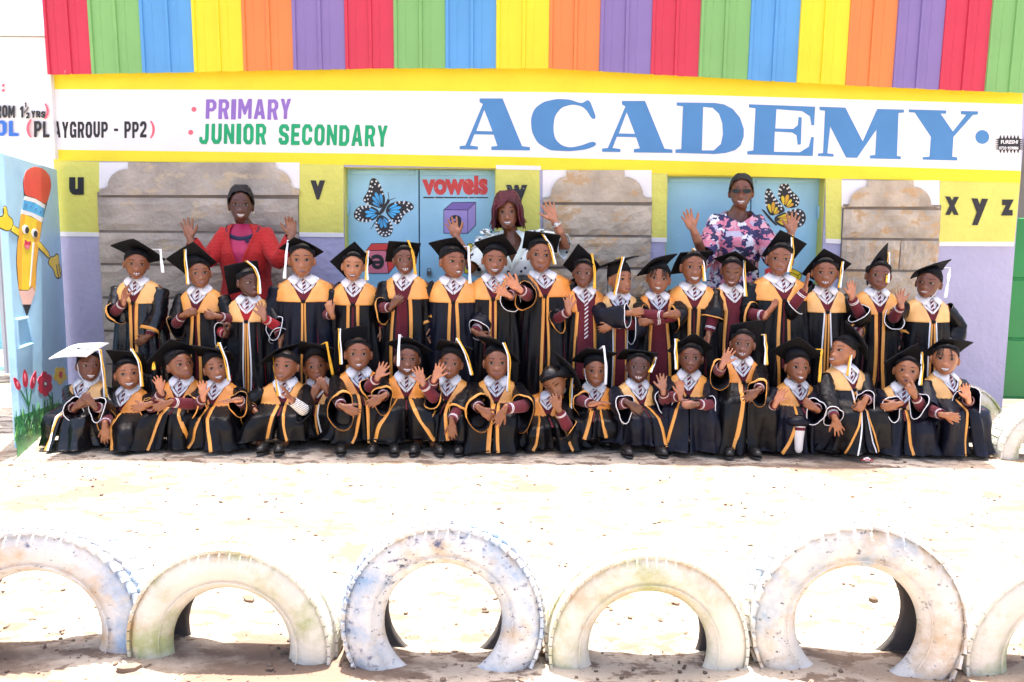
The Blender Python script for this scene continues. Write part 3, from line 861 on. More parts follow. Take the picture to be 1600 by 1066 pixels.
m_rec = mat('recess_blue', (0.20, 0.42, 0.62), 0.5, 0.1, 3, 0)
gs('latch_recess', e3([(110, 90), (178, 76), (210, 236), (120, 270)]), m_rec, .001)
def tulip(p, stem):
    gs('tulip', smooth_poly(e3(p), 20), K['crimson'])
    gs('stem', e3(stem), K['grass'], .0015)
tulip([(85, 462), (115, 480), (140, 530), (135, 555), (115, 555), (97, 515)], [(133, 555), (140, 552), (192, 650), (190, 670)])
tulip([(160, 403), (182, 450), (188, 510), (170, 545), (152, 520), (150, 460)], [(170, 543), (177, 543), (192, 650), (200, 790), (192, 790), (185, 650)])
tulip([(240, 415), (242, 470), (230, 530), (215, 555), (198, 540), (205, 475)], [(203, 553), (211, 555), (196, 660), (188, 660)])
for x, y, rx, ry in ((165, 470, 5, 28), (115, 515, 5, 18), (222, 490, 5, 22)): gs('petal_shine', e3(circ(x, y, rx, 10, ry)), K['pink'], .003)
for k in range(6):
    a = k * math.pi / 3 + .4
    gs('petal', e3(circ(299 + 30 * math.cos(a), 511 + 52 * math.sin(a), 21, 14, 32)), K['crimson'], .002 + .0003 * (k % 2))
gs('flower_heart', e3(circ(299, 511, 13, 12, 19)), K['black'], .003); gs('flower_heart', e3(circ(299, 511, 8, 12, 12)), K['white'], .004)
gs('stem', e3([(308, 575), (318, 570), (348, 610), (345, 622)]), K['grass'], .0015)
for k in range(5):
    a = k * 2 * math.pi / 5 + .3
    gs('petal', e3(circ(400 + 26 * math.cos(a), 455 + 36 * math.sin(a), 19, 14, 26)), K['yellow'], .002 + .0003 * (k % 2))
gs('flower_heart', e3(circ(402, 450, 12, 10, 24)), K['red2'], .003)
base = [(95, 735), (380, 640), (440, 640), (440, 800), (118, 1012)]
gs('grass_base', e3(base), K['grass'], .001)
for k in range(85):
    t = rng.rand()
    x = 97 + 310 * t; yb = 735 - 95 * t + rng.uniform(20, 170); h = rng.uniform(50, 130); lx = rng.uniform(-22, 22)
    w_ = rng.uniform(5, 9)
    if x + lx < 92: lx = 5
    gs('grass_blade', e3([(x - w_, yb), (x + w_, yb), (x + lx, yb - h)]), K[['grass', 'grass2', 'grass3', 'grass2', 'grass'][k % 5]], .002 + .0002 * (k % 7))

# second gate leaf further out at the left and the green gate at the right
lg = empty('blue_gate', (at(-30, 500, 7.6).x, 7.6, 0))
tag(lg, 'turquoise gate leaf behind the painted gate at the left edge', 'gate')
m_turq = mat('turquoise_enamel', (0.25, 0.60, 0.66), 0.45, 0.1, 2, 0.1, 20)
mb = MB(); mb.add(*bevel_box((0, 0, .97), (1.0, .04, 1.5), .004)); mb.build('gate_sheet', m_turq, lg, smooth=False)
for zz in (.25, 1.68):
    mb = MB(); mb.add(*bevel_box((0, -.03, zz), (1.0, .03, .05), .004)); mb.build('rail', m_turq, lg, smooth=False)
mb = MB(); mb.add(*tube([(-.6, -.4, .12), (.62, -.4, .12)], .03, 8)); mb.build('ground_rail', m_turq, lg)

gg = empty('green_gate', (at(1640, 500, 6.35).x, 6.35, 0))
tag(gg, 'dark green metal gate beside the wall at the right edge', 'gate')
m_green = mat('green_enamel', (0.012, 0.22, 0.055), 0.35, 0.12, 2, 0.12, 15)
wear(m_green, (0.2, 0.4, 0.22), 6, 0.70, 0.74, 8)
gx0, gx1 = at(1572, 500, 6.35).x - gg.location.x, 0.75
zz = [at(1600, y, 6.35).z for y in (339, 436, 530, 622)]
for k in range(3):
    mb = MB(); mb.add(*bevel_box(((gx0 + gx1) / 2, 0, (zz[k] + zz[k + 1]) / 2), (gx1 - gx0, .03, zz[k] - zz[k + 1] - .016), .006)); mb.build('panel', m_green, gg, smooth=False)
    mb = MB(); mb.add(*tube([(gx0, -.005, zz[k + 1]), (gx1, -.005, zz[k + 1])], .008, 8)); mb.build('rail', m_green, gg)
m_rust = mat('rusty_orange', (0.45, 0.16, 0.05), 0.7, 0.3, 9, 0.3, 40)
mb = MB(); mb.add(*box((gx0 - .022, -.02, (zz[0]) / 2), (.022, .05, zz[0]))); mb.build('gate_post', m_rust, gg, smooth=False)
m_hedge = mat('dim_plaster', (0.18, 0.17, 0.15), 0.9, 0.3, 4, 0.4, 20)
mb = MB(); mb.add(*box((.3, 1.6, 1.25), (1.6, .2, 2.5))); 
yw = empty('yard_wall', (gg.location.x, gg.location.y, 0)); tag(yw, 'dim plaster wall behind the green gate', 'wall')
mb.build('wall_panel', m_hedge, yw, smooth=False)

# ------------------------------------------------------------------ half-buried white tyres
def tyre_mat(name, base, chips, chip_hi, tint=None):
    m = mat(name, base, 0.75, 0.10, 7, 0.5, 60)
    if tint: wear(m, tint, 4.5, 0.50, 0.66, 6)
    wear(m, (0.48, 0.34, 0.19), 5, 0.52, 0.70, 8)
    wear(m, tuple(c * 2.5 for c in chips), 26, chip_hi - .01, chip_hi + .10, 9, (1, 1, 1.3))
    wear(m, chips, 44, chip_hi + .04, chip_hi + .08, 9, (1, 1, 1.6))
    return m
tm = [tyre_mat('worn_bluish_white', (0.58, 0.58, 0.575), (0.05, 0.06, 0.09), .60, (0.25, 0.36, 0.52)),
      tyre_mat('mossy_white', (0.62, 0.60, 0.52), (0.09, 0.09, 0.06), .70, (0.34, 0.38, 0.18)),
      tyre_mat('chipped_white', (0.60, 0.60, 0.59), (0.035, 0.04, 0.07), .58, (0.24, 0.36, 0.52)),
      tyre_mat('greenish_white', (0.62, 0.59, 0.50), (0.09, 0.09, 0.06), .72, (0.36, 0.38, 0.17)),
      tyre_mat('scuffed_white', (0.63, 0.60, 0.55), (0.03, 0.03, 0.035), .60, (0.30, 0.38, 0.46)),
      tyre_mat('creamy_white', (0.63, 0.61, 0.54), (0.10, 0.10, 0.08), .70, (0.36, 0.40, 0.22))]
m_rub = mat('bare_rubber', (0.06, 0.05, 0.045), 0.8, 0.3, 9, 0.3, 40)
def tyre(px, py_top, Y, R, Rin, wid, m, label, group, yaw=0.0, tilt=0.0, tread=1, lugs=46, n=72):
    c = at(px, py_top, Y)
    zc = c.z - R
    t = empty('tyre', (c.x, Y, 0))
    tag(t, label, 'tyre', group)
    M3 = np.array(Matrix.Rotation(yaw, 3, 'Z') @ Matrix.Rotation(tilt, 3, 'X'))
    h = wid / 2
    prof = [(Rin, -h * .62), (Rin + .012, -h * .80), (Rin + .02, -h * .86), ((R + Rin) / 2 - .01, -h * 1.02), ((R + Rin) / 2 + .02, -h * 1.03), (R - .035, -h * .97), (R - .030, -h * .96), (R - .012, -h * .84),
            (R - .004, -h * .6), (R, -h * .3), (R, 0), (R, h * .3), (R - .004, h * .6), (R - .012, h * .84), (R - .032, h * .96), ((R + Rin) / 2, h * 1.03), (Rin + .02, h * .86), (Rin, h * .62),
            (Rin + .012, h * .5), (R - .03, h * .72), (R - .022, 0), (R - .03, -h * .72), (Rin + .012, -h * .5)]
    a = np.linspace(0, 2 * np.pi, n, endpoint=False)
    v = []
    for k in range(n):
        for (r, y) in prof: v.append((r * math.sin(a[k]), y, r * math.cos(a[k])))
    np_ = len(prof)
    fs, ms = [], []
    for k in range(n):
        k2 = (k + 1) % n
        for j in range(np_):
            j2 = (j + 1) % np_
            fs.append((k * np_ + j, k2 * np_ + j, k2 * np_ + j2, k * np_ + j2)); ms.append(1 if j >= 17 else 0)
    b = MB(); b.add(np.array(v) @ M3.T + [0, 0, zc], fs, ms)
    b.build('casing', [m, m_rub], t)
    # moulded rings on the sidewall
    b = MB()
    for rr in (Rin + .03, (R + Rin) / 2 - .004, (R + Rin) / 2 + .008, R - .052, R - .045):
        P = [(rr * math.sin(x), -h * 1.0, rr * math.cos(x)) for x in np.linspace(-2.2, 2.2, 60)]
        b.add(np.array(tube(P, .0022, 5)[0]) @ M3.T + [0, 0, zc], tube(P, .0022, 5)[1])
    b.build('sidewall_ring', m, t)
    rows = [(-.82, .20), (-.42, .26), (.02, .26), (.46, .26), (.84, .2)] if tread else [(-.72, .28), (.0, .46), (.72, .28)]
    b = MB()
    for k in range(lugs):
        for ri, (yc, yw) in enumerate(rows):
            aa = (k + (.5 if ri % 2 else 0)) / lugs * 2 * np.pi
            if zc + R * math.cos(aa) < -0.05: continue
            rr = R - .002 - (.010 if abs(yc) > .7 else 0)
            wd = 2 * np.pi * R / lugs * (.80 if tread else .84)
            ca, sa = math.cos(aa), math.sin(aa)
            L = np.array([[ca, 0, sa], [0, 1, 0], [-sa, 0, ca]])
            sk = np.array(Matrix.Rotation((.35 if ri % 2 else -.35) * tread, 3, 'Z'))
            bv, bf = box((0, 0, 0), (wd, yw * h * 2 * .5 * 1.8, .009), sk)
            bv = bv + [0, yc * h, rr + .003]
            b.add((bv @ L.T) @ M3.T + [0, 0, zc], bf)
    b.build('tread', m, t, smooth=False)
    return t
gt = 'half-buried white tyres along the front of the yard'
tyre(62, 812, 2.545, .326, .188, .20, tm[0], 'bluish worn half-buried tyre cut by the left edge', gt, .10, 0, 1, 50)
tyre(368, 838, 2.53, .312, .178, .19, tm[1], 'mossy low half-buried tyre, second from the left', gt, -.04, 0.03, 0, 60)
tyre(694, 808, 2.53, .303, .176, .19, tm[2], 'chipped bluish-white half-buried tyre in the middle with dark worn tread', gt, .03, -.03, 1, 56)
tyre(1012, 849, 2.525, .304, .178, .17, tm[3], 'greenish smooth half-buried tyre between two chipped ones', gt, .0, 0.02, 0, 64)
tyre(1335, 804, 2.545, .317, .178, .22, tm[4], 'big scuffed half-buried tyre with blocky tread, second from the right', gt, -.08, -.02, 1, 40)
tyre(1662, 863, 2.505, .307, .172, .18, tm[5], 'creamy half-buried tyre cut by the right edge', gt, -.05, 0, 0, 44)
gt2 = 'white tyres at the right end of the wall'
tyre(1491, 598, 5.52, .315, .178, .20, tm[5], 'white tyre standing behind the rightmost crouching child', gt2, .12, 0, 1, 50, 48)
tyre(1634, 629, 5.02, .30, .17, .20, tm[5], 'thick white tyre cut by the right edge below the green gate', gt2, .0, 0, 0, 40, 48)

# litter and grass tuft
m_wrap = mat('wrapper_white', (0.75, 0.7, 0.7), 0.4, 0.1, 30, 0.2, 60)
m_wrapr = mat('wrapper_red', (0.6, 0.04, 0.04), 0.4, 0.1, 30, 0.2, 60)
q = at(1355, 713, 4.84)
lit = empty('sweet_wrapper', (q.x, 4.84, 0.0)); tag(lit, 'crumpled red and white sweet wrapper on the dirt before the children', 'litter')
v, f = ellipsoid((0, 0, .01), (.024, .014, .011), nu=9, nv=5); v = v + rng.uniform(-.004, .004, v.shape)
mb = MB(); mb.add(v, f, [k % 2 for k in range(len(f))]); mb.build('wrapper', [m_wrap, m_wrapr], lit, smooth=False)
mb = MB(); mb.add(*box((-.028, 0, .008), (.016, .018, .003))); mb.add(*box((.028, .002, .008), (.014, .02, .003))); mb.build('wrapper_end', [m_wrapr], lit, smooth=False)
m_grs = mat('dry_grass', (0.20, 0.22, 0.08), 0.8, 0.3, 9, 0)
mb = MB()
q = at(853, 1028, 2.58)
for k in range(46):
    a = rng.rand() * 6.3; l = rng.uniform(.02, .055); bx_, by_ = q.x + rng.uniform(-.05, .05), 2.56 + rng.uniform(-.03, .05)
    d = np.array([math.cos(a), math.sin(a), 0]); s_ = np.array([-d[1], d[0], 0]) * .0012
    p0 = np.array([bx_, by_, -.003]); p1 = p0 + d * l * .35 + [0, 0, l * .6]; p2 = p0 + d * l * .9 + [0, 0, l * .75]
    mb.add([p0 - s_, p0 + s_, p1 + s_, p1 - s_, p2], [(0, 1, 2, 3), (3, 2, 4)])
tag(mb.build('grass', m_grs, smooth=False), kind='stuff')
# ================================================================== people
def cloth(name, c, rough, bump=0.25, bscale=30, sheen=0.0, var=0.12, spec=0.5):
    return mat(name, c, rough, var, 9, bump, bscale, spec=spec, sheen=sheen)
m_gown = [cloth('black_gown_satin', (0.0045, 0.0045, 0.006), 0.38, 0.8, 14, var=.3, spec=.22), cloth('navy_black_gown', (0.006, 0.007, 0.015), 0.44, 0.8, 16, var=.3, spec=.22), cloth('shiny_black_gown', (0.006, 0.006, 0.008), 0.26, 0.6, 18, var=.3)]
m_gold = [cloth('gold_satin', (0.86, 0.38, 0.095), 0.27, 0.55, 13, var=.18), cloth('pale_gold_satin', (0.88, 0.48, 0.17), 0.28, 0.55, 13, var=.16), cloth('deep_gold_satin', (0.84, 0.31, 0.06), 0.25, 0.6, 13, var=.2)]
m_trimg = cloth('gold_ribbon', (0.76, 0.33, 0.06), 0.33, 0.4, 50)
m_trimw = cloth('white_piping', (0.80, 0.80, 0.82), 0.6, 0.2, 60)
m_maroon = cloth('maroon_knit', (0.125, 0.008, 0.018), 0.85, 0.5, 130, sheen=.1)
m_redknit = cloth('red_knit', (0.42, 0.012, 0.02), 0.85, 0.5, 130, sheen=.1)
m_shirt = cloth('white_shirt', (0.82, 0.82, 0.85), 0.75, 0.2, 25, var=.04)
m_cap = cloth('black_cap_cloth', (0.008, 0.008, 0.010), 0.8, 0.25, 90, var=.25, spec=.2)
m_capglare = cloth('painted_board_glare', (0.72, 0.72, 0.74), 0.6, 0.2, 60, var=.05)  # sun glare on a black board, painted as white colour
m_cordg = cloth('gold_cord', (0.80, 0.42, 0.02), 0.5, 0.4, 120)
m_cordw = cloth('white_cord', (0.82, 0.82, 0.84), 0.6, 0.4, 120, var=.04)
m_trous = cloth('navy_trousers', (0.012, 0.014, 0.03), 0.8, 0.3, 60)
m_greytr = cloth('khaki_trousers', (0.17, 0.16, 0.13), 0.85, 0.3, 60)
m_skirt = cloth('checked_skirt', (0.33, 0.29, 0.33), 0.85, 0.3, 60)
m_shoe = cloth('black_shoe_leather', (0.015, 0.014, 0.013), 0.35, 0.15, 40)
m_sock = cloth('white_sock', (0.72, 0.70, 0.68), 0.9, 0.3, 120, var=.04)
m_hair = cloth('black_hair', (0.010, 0.008, 0.007), 0.6, 0.6, 220, var=.3)
m_white_eye = mat('eye_white', (0.40, 0.35, 0.31), 0.45, 0.02, 5, 0, spec=.3)
m_iris = mat('dark_iris', (0.010, 0.005, 0.004), 0.4, 0.1, 5, 0, spec=.25)
m_lid = mat('lash_line', (0.025, 0.010, 0.007), 0.6, 0.1, 5, 0)
m_brow = mat('eyebrow_hair', (0.028, 0.013, 0.009), 0.8, 0.3, 90, 0.2, 150)
m_lip = mat('lips', (0.19, 0.056, 0.050), 0.4, 0.12, 40, 0.1, 90)
m_mouthin = mat('mouth_inside', (0.05, 0.012, 0.012), 0.5, 0.1, 5, 0)
m_teeth = mat('teeth', (0.66, 0.62, 0.55), 0.25, 0.03, 5, 0)
m_tie = mat('striped_tie', (0.13, 0.008, 0.02), 0.6, 0.1, 9, 0.2, 90)
def stripe(m, colr, scale, lo, hi, rot=(0, 0, 0)):
    nt, b, r = nodes_of(m)
    src = b.inputs['Base Color'].links[0].from_socket
    tc = nt.nodes.new('ShaderNodeTexCoord'); mp = nt.nodes.new('ShaderNodeMapping'); mp.inputs['Rotation'].default_value = rot
    w = nt.nodes.new('ShaderNodeTexWave'); w.inputs['Scale'].default_value = scale; w.bands_direction = 'Z'
    rr = nt.nodes.new('ShaderNodeValToRGB'); rr.color_ramp.elements[0].position = lo; rr.color_ramp.elements[1].position = hi
    mx = nt.nodes.new('ShaderNodeMix'); mx.data_type = 'RGBA'; mx.inputs[7].default_value = (*colr, 1)
    nt.links.new(tc.outputs['Object'], mp.inputs[0]); nt.links.new(mp.outputs[0], w.inputs[0]); nt.links.new(w.outputs['Fac'], rr.inputs[0])
    nt.links.new(rr.outputs[0], mx.inputs[0]); nt.links.new(src, mx.inputs[6]); nt.links.new(mx.outputs[2], b.inputs['Base Color'])
    return m
stripe(m_tie, (0.75, 0.75, 0.78), 16, .72, .78, (0, .7, 0))
m_stripesl = stripe(cloth('striped_sleeve', (0.78, 0.76, 0.72), 0.85), (0.10, 0.10, 0.13), 30, .80, .86, (0, .5, 0))

# skin: colour comes from a per-vertex attribute (skin tone, pale palms, cropped hair)
m_skin = bpy.data.materials.new('skin'); m_skin.use_nodes = True
_nt = m_skin.node_tree; _b = _nt.nodes['Principled BSDF']
_a = _nt.nodes.new('ShaderNodeAttribute'); _a.attribute_name = 'tone'
_tc = _nt.nodes.new('ShaderNodeTexCoord'); _n = _nt.nodes.new('ShaderNodeTexNoise'); _n.inputs['Scale'].default_value = 35; _n.inputs['Detail'].default_value = 5
_r = _nt.nodes.new('ShaderNodeValToRGB'); _r.color_ramp.elements[0].color = (.86, .84, .82, 1); _r.color_ramp.elements[1].color = (1.08, 1.08, 1.08, 1)
_r.color_ramp.elements[0].position = .3; _r.color_ramp.elements[1].position = .7
_m = _nt.nodes.new('ShaderNodeMix'); _m.data_type = 'RGBA'; _m.blend_type = 'MULTIPLY'; _m.inputs[0].default_value = 1
_nt.links.new(_tc.outputs['Object'], _n.inputs['Vector']); _nt.links.new(_n.outputs['Fac'], _r.inputs[0])
_nt.links.new(_a.outputs['Color'], _m.inputs[6]); _nt.links.new(_r.outputs[0], _m.inputs[7]); _nt.links.new(_m.outputs[2], _b.inputs['Base Color'])
_bp = _nt.nodes.new('ShaderNodeBump'); _bp.inputs['Strength'].default_value = .12; _bp.inputs['Distance'].default_value = .004
_n2 = _nt.nodes.new('ShaderNodeTexNoise'); _n2.inputs['Scale'].default_value = 160
_nt.links.new(_tc.outputs['Object'], _n2.inputs['Vector']); _nt.links.new(_n2.outputs['Fac'], _bp.inputs['Height']); _nt.links.new(_bp.outputs[0], _b.inputs['Normal'])
_b.inputs['Roughness'].default_value = .34
_b.inputs['Subsurface Weight'].default_value = .06
_b.inputs['Subsurface Radius'].default_value = (.012, .005, .003)
SKIN = [(0.31, 0.122, 0.054), (0.235, 0.087, 0.039), (0.155, 0.057, 0.028), (0.37, 0.155, 0.073), (0.095, 0.036, 0.020)]

# ------------------------------------------------------------------ head (child's proportions; eyes at half the height; face looks along -y)
def sstep(a, b, x):
    t = np.clip((x - a) / (b - a), 0, 1)
    return t * t * (3 - 2 * t)
def head_shape(nu=46, nv=34, adult=0.0):
    th = np.linspace(0, np.pi, nv + 2)[1:-1]
    ph = np.linspace(0, 2 * np.pi, nu, endpoint=False)
    d = np.stack([np.outer(np.sin(th), np.sin(ph)), -np.outer(np.sin(th), np.cos(ph)), np.outer(np.cos(th), np.ones(nu))], -1).reshape(-1, 3)
    d = np.vstack([d, [[0, 0, 1], [0, 0, -1]]])
    P = d * np.array([0.0645, 0.084, 0.098])
    x, y, z = P[:, 0].copy(), P[:, 1].copy(), P[:, 2].copy()
    fr = sstep(0.15, -0.25, d[:, 1])                         # front weight
    y = np.where(y > 0, y * (1 - 0.38 * sstep(0.0, -.085, z)), y)
    low = sstep(-.012, -.098, z)
    x *= 1 - (0.25 + 0.05 * adult) * low
    x *= 1 + .09 * sstep(-.03, -.06, z) * (1 - sstep(-.075, -.098, z))     # round cheeks and jaw
    y -= 0.050 * sstep(-.02, -.098, z) * np.where(d[:, 1] < .3, 1, .6)
    y = np.where(d[:, 1] < 0, y + .004 * fr * np.exp(-(x / .05) ** 2) * np.exp(-(z / .05) ** 2), y)
    g = lambda cx, cz, sx, sz: np.exp(-((np.abs(x) - cx) / sx) ** 2 - ((z - cz) / sz) ** 2)
    g0 = lambda cz, sx, sz: np.exp(-(x / sx) ** 2 - ((z - cz) / sz) ** 2)
    y -= fr * (.0175 * g0(-.034, .0135, .0115) + .0080 * g0(-.014, .0075, .017) + .0090 * g(.0130, -.0365, .0065, .0075))
    y += fr * (.0030 * g0(-.0465, .020, .004))
    y += fr * (.0065 * g(.029, .001, .014, .0095))
    y -= fr * (.0025 * g(.028, .018, .018, .007))
    y -= fr * (.0075 * g0(-.060, .024, .017))
    y -= fr * (.004 * g0(-.089, .014, .010))
    y -= fr * (.0035 * g(.037, -.036, .016, .016))
    v = np.stack([x, y, z], -1)
    fs = list(gridf(nv, nu, True)); t, b = nv * nu, nv * nu + 1
    fs = [f[::-1] for f in fs]
    fs = [f[::-1] for f in fs]
    for j in range(nu):
        fs.append((t, j, (j + 1) % nu)); fs.append((b, (nv - 1) * nu + (j + 1) % nu, (nv - 1) * nu + j))
    return v, fs
HV, HF = head_shape()
_dv, _ = head_shape(150, 130)
_dv = _dv[_dv[:, 1] < 0]
def face_y(x, z):
    d = (_dv[:, 0] - x) ** 2 + (_dv[:, 2] - z) ** 2
    i = np.argpartition(d, 5)[:5]
    w = 1 / (d[i] + 1e-8)
    return float((_dv[i, 1] * w).sum() / w.sum())
FY = np.vectorize(face_y)

def patch(xc, zc, off):
    """grid of points on the face: arrays of x and z (M x N) and an outward offset"""
    y = FY(xc, zc) - off
    return np.stack([xc, y, zc], -1).reshape(-1, 3)
def eye_mesh(look=(0, 0), openk=1.0, name='eye'):
    b = MB()
    N, M = 17, 9
    s = np.linspace(-1, 1, N)
    a, h = .0131, .0051 * openk
    up, dn = h * np.power(1 - s ** 2, .55), h * .82 * np.power(1 - s ** 2, .7)
    t = np.linspace(0, 1, M)[:, None]
    X = np.repeat((s * a)[None], M, 0); Z = -dn[None] + (up + dn)[None] * t + .0008 * s[None]
    bul = .0030 * (1 - s[None] ** 2) * (1 - (2 * t - 1) ** 2) + .0018
    Y = np.zeros_like(X)
    v = np.stack([X, Y, Z], -1).reshape(-1, 3)
    fs = gridf(M, N, False)
    cen = np.array([[v[list(f)][:, 0].mean(), v[list(f)][:, 2].mean()] for f in fs])
    r = np.hypot(cen[:, 0] - look[0] * .0062, (cen[:, 1] - .0006 - look[1] * .003) * .98)
    ms = [1 if q < .0072 else 0 for q in r]
    if openk < .3: ms = [2] * len(fs)
    b.add(v, fs, ms)
    # upper and lower lids
    for sg, w0, w1 in ((1, up, .0034), (-1, dn, .0010)):
        zz = np.stack([sg * w0 - .0006 * sg, sg * w0 + sg * w1 * (1 - .5 * s ** 2)]) + .0008 * s
        xx = np.stack([s * a, s * a * 1.06])
        vv = np.stack([xx, np.zeros_like(xx), zz], -1).reshape(-1, 3)
        b.add(vv, gridf(2, N, False) if sg > 0 else [f[::-1] for f in gridf(2, N, False)], 2)
    return b, bul
_face_cache = {}
def eye_me(side, look, openk):
    k = ('e', side, look, openk)
    if k not in _face_cache:
        b, bul = eye_mesh((look[0], look[1]), openk)
        V = np.concatenate(b.v)
        V[:, 0] += side * .0285; V[:, 2] += .0005
        y = FY(V[:, 0], V[:, 2])
        n0 = bul.size
        off = np.concatenate([bul.ravel(), np.full(len(V) - n0, .0034)])
        V[:, 1] = y - off
        b.v = [V]
        _face_cache[k] = b.mesh('eye', [m_white_eye, m_iris, m_lid])
    return _face_cache[k]
def brow_me(side, up=0.0):
    k = ('b', side, up)
    if k not in _face_cache:
        s = np.linspace(0, 1, 10)
        x = side * (.014 + .031 * s); zc = .0235 + .0050 * np.sin(s * np.pi * .75) - .003 * s + up
        w = .0026 * (1 - .6 * s)
        X = np.stack([x, x, x]); Z = np.stack([zc - w, zc, zc + w])
        v = np.stack([X, FY(X, Z) - np.array([[.001], [.0024], [.001]]), Z], -1).reshape(-1, 3)
        b = MB(); b.add(v, gridf(3, 10, False) if side > 0 else [f[::-1] for f in gridf(3, 10, False)])
        _face_cache[k] = b.mesh('eyebrow', [m_brow])
    return _face_cache[k]
MOUTHS = {'closed': (.0185, .0, .0006, 0), 'calm': (.018, .001, .0022, 1), 'talk': (.0175, .0, .0065, 1), 'smile': (.024, .0060, .0050, 1), 'grin': (.0265, .008, .0080, 1), 'gap': (.0235, .004, .0072, 2), 'soft': (.0205, .0035, .0010, 0), 'ooh': (.013, -.001, .0055, 0)}
def mouth_me(kind):
    k = ('m', kind)
    if k in _face_cache: return _face_cache[k]
    w, c, o, teeth = MOUTHS[kind]
    w *= .92; o *= .88
    s = np.linspace(-1, 1, 19)
    zc = -.0600 + c * s ** 2 - c * .4
    op = o * (1 - s ** 2) ** .8
    lu = .0062 * (1 - .75 * s ** 2) * (1 - .12 * np.exp(-(s / .15) ** 2)); ll = .0078 * (1 - .8 * s ** 2)
    b = MB()
    x = s * w
    def strip(zs_, offs, m):
        X = np.stack([x] * len(zs_)); Z = np.stack(zs_)
        Y = FY(X, Z) - np.stack(offs)
        b.add(np.stack([X, Y, Z], -1).reshape(-1, 3), gridf(len(zs_), 19, False), m)
    k1 = 1 - .8 * s ** 2
    strip([zc + op, zc + op + lu * .5, zc + op + lu], [.0016 + .002 * k1, .0018 + .0036 * k1, .0012 + 0 * s], 0)
    strip([zc - op - ll, zc - op - ll * .5, zc - op], [.0012 + 0 * s, .0018 + .0042 * k1, .0016 + .0022 * k1], 0)
    strip([zc - op - .0002, zc + op + .0002], [.0016 + 0 * s, .0016 + 0 * s], 1)
    if teeth:
        fr = .80
        n = 8
        for i in range(n):
            a0, a1 = -fr + 2 * fr * i / n, -fr + 2 * fr * (i + .9) / n
            if teeth == 2 and i in (2, 5): continue
            xs_ = np.array([a0, a1]) * w
            zz = np.interp([a0, a1], s, zc); oo = np.interp([a0, a1], s, op)
            hh = np.minimum(oo * 1.15, .0072) * (1.0 if kind != 'calm' else .7)
            X = np.array([[xs_[0], xs_[1]], [xs_[0], xs_[1]]]); Z = np.array([zz + oo - hh, zz + oo])
            b.add(np.stack([X, FY(X, Z) - .0026, Z], -1).reshape(-1, 3), [(0, 1, 3, 2)], 2)
        if kind in ('grin', 'gap', 'talk'):
            X = np.stack([s * w * .62] * 2); zz = zc; Z = np.stack([np.interp(s * .62, s, zc - op) - .0002, np.interp(s * .62, s, zc - op) + op * .38])
            b.add(np.stack([X, FY(X, Z) - .0022, Z], -1).reshape(-1, 3), gridf(2, 19, False), 2)
    _face_cache[k] = b.mesh('mouth', [m_lip, m_mouthin, m_teeth])
    return _face_cache[k]

# ------------------------------------------------------------------ hands and bodies (fused into one continuous skin surface)
def hand_parts(Wp, h, n, th, curl, spread, s, point=False):
    h = unit(h); n = unit(np.asarray(n, float) - h * np.dot(n, h)); w = unit(np.cross(h, n)) * th
    # w: direction from little finger towards the thumb
    P = lambda a, b, c: Wp + h * a * s + w * b * s + n * c * s
    out = []
    M3 = np.stack([w, n, h], -1)
    out.append(ellipsoid(P(.035, .0, 0), np.array([.031, .0125, .042]) * s, M3, 14, 9))
    out.append(ellipsoid(P(.056, .001, 0), np.array([.031, .0105, .018]) * s, M3, 14, 9))
    out.append(ellipsoid(P(.030, .017, .006), np.array([.015, .0125, .026]) * s, M3, 12, 7))
    out.append(tube([P(-.03, 0, 0), P(.012, 0, 0)], [.0205 * s, .020 * s], 12))
    rest = [(.0235, .051, .0071), (.0080, .058, .0074), (-.0075, .054, .0071), (-.0225, .042, .0063)]
    for i, (b, L, r) in enumerate(rest):
        cu = curl * (1 + .06 * i)
        if point and i > 0: cu = 1.45
        if point and i == 0: cu = .05
        sp = spread * (1.35, .35, -.5, -1.45)[i]
        hd = unit(h * math.cos(sp) + w * math.sin(sp))
        p = P(.060 if i < 3 else .055, b, 0)
        pts = [P(.038, b * .7, 0), p]
        a = cu * .55
        segs = (.46, .31, .25)
        for q in segs:
            dv = hd * math.cos(a) + n * math.sin(a)
            p = p + dv * L * q * s
            pts.append(p)
            a += cu * .75
        rr = [r * s, r * s * 1.02, r * s * .97, r * s * .9, r * s * .78]
        out.append(tube(pts, rr, 9))
    # thumb leaves the side of the palm near its base
    ta = .75 - .45 * min(curl, 1)
    t1 = unit(h * math.cos(ta) + w * math.sin(ta) + n * (.18 + .5 * min(curl, 1.2)))
    t2 = unit(h * math.cos(ta * .75) + w * math.sin(ta * .75) + n * (.15 + .75 * min(curl, 1.2)))
    b0 = P(.014, .016, .003); b1 = b0 + t1 * .030 * s; b2 = b1 + t1 * .022 * s; b3 = b2 + t2 * .022 * s
    out.append(tube([b0, b1, b2, b3], [.0105 * s, .0100 * s, .0085 * s, .0068 * s], 9))
    return out, P(.035, 0, 0), n

def ik(S, Wr, lu, lf, pole):
    d = Wr - S; L = np.linalg.norm(d)
    if L > (lu + lf) * .985:
        k = L / ((lu + lf) * .985); lu, lf = lu * k, lf * k
    a = (lu ** 2 - lf ** 2 + L ** 2) / (2 * L)
    hh = math.sqrt(max(lu ** 2 - a ** 2, 0))
    u = d / L
    p = unit(pole - u * np.dot(pole, u))
    return S + u * a + p * hh

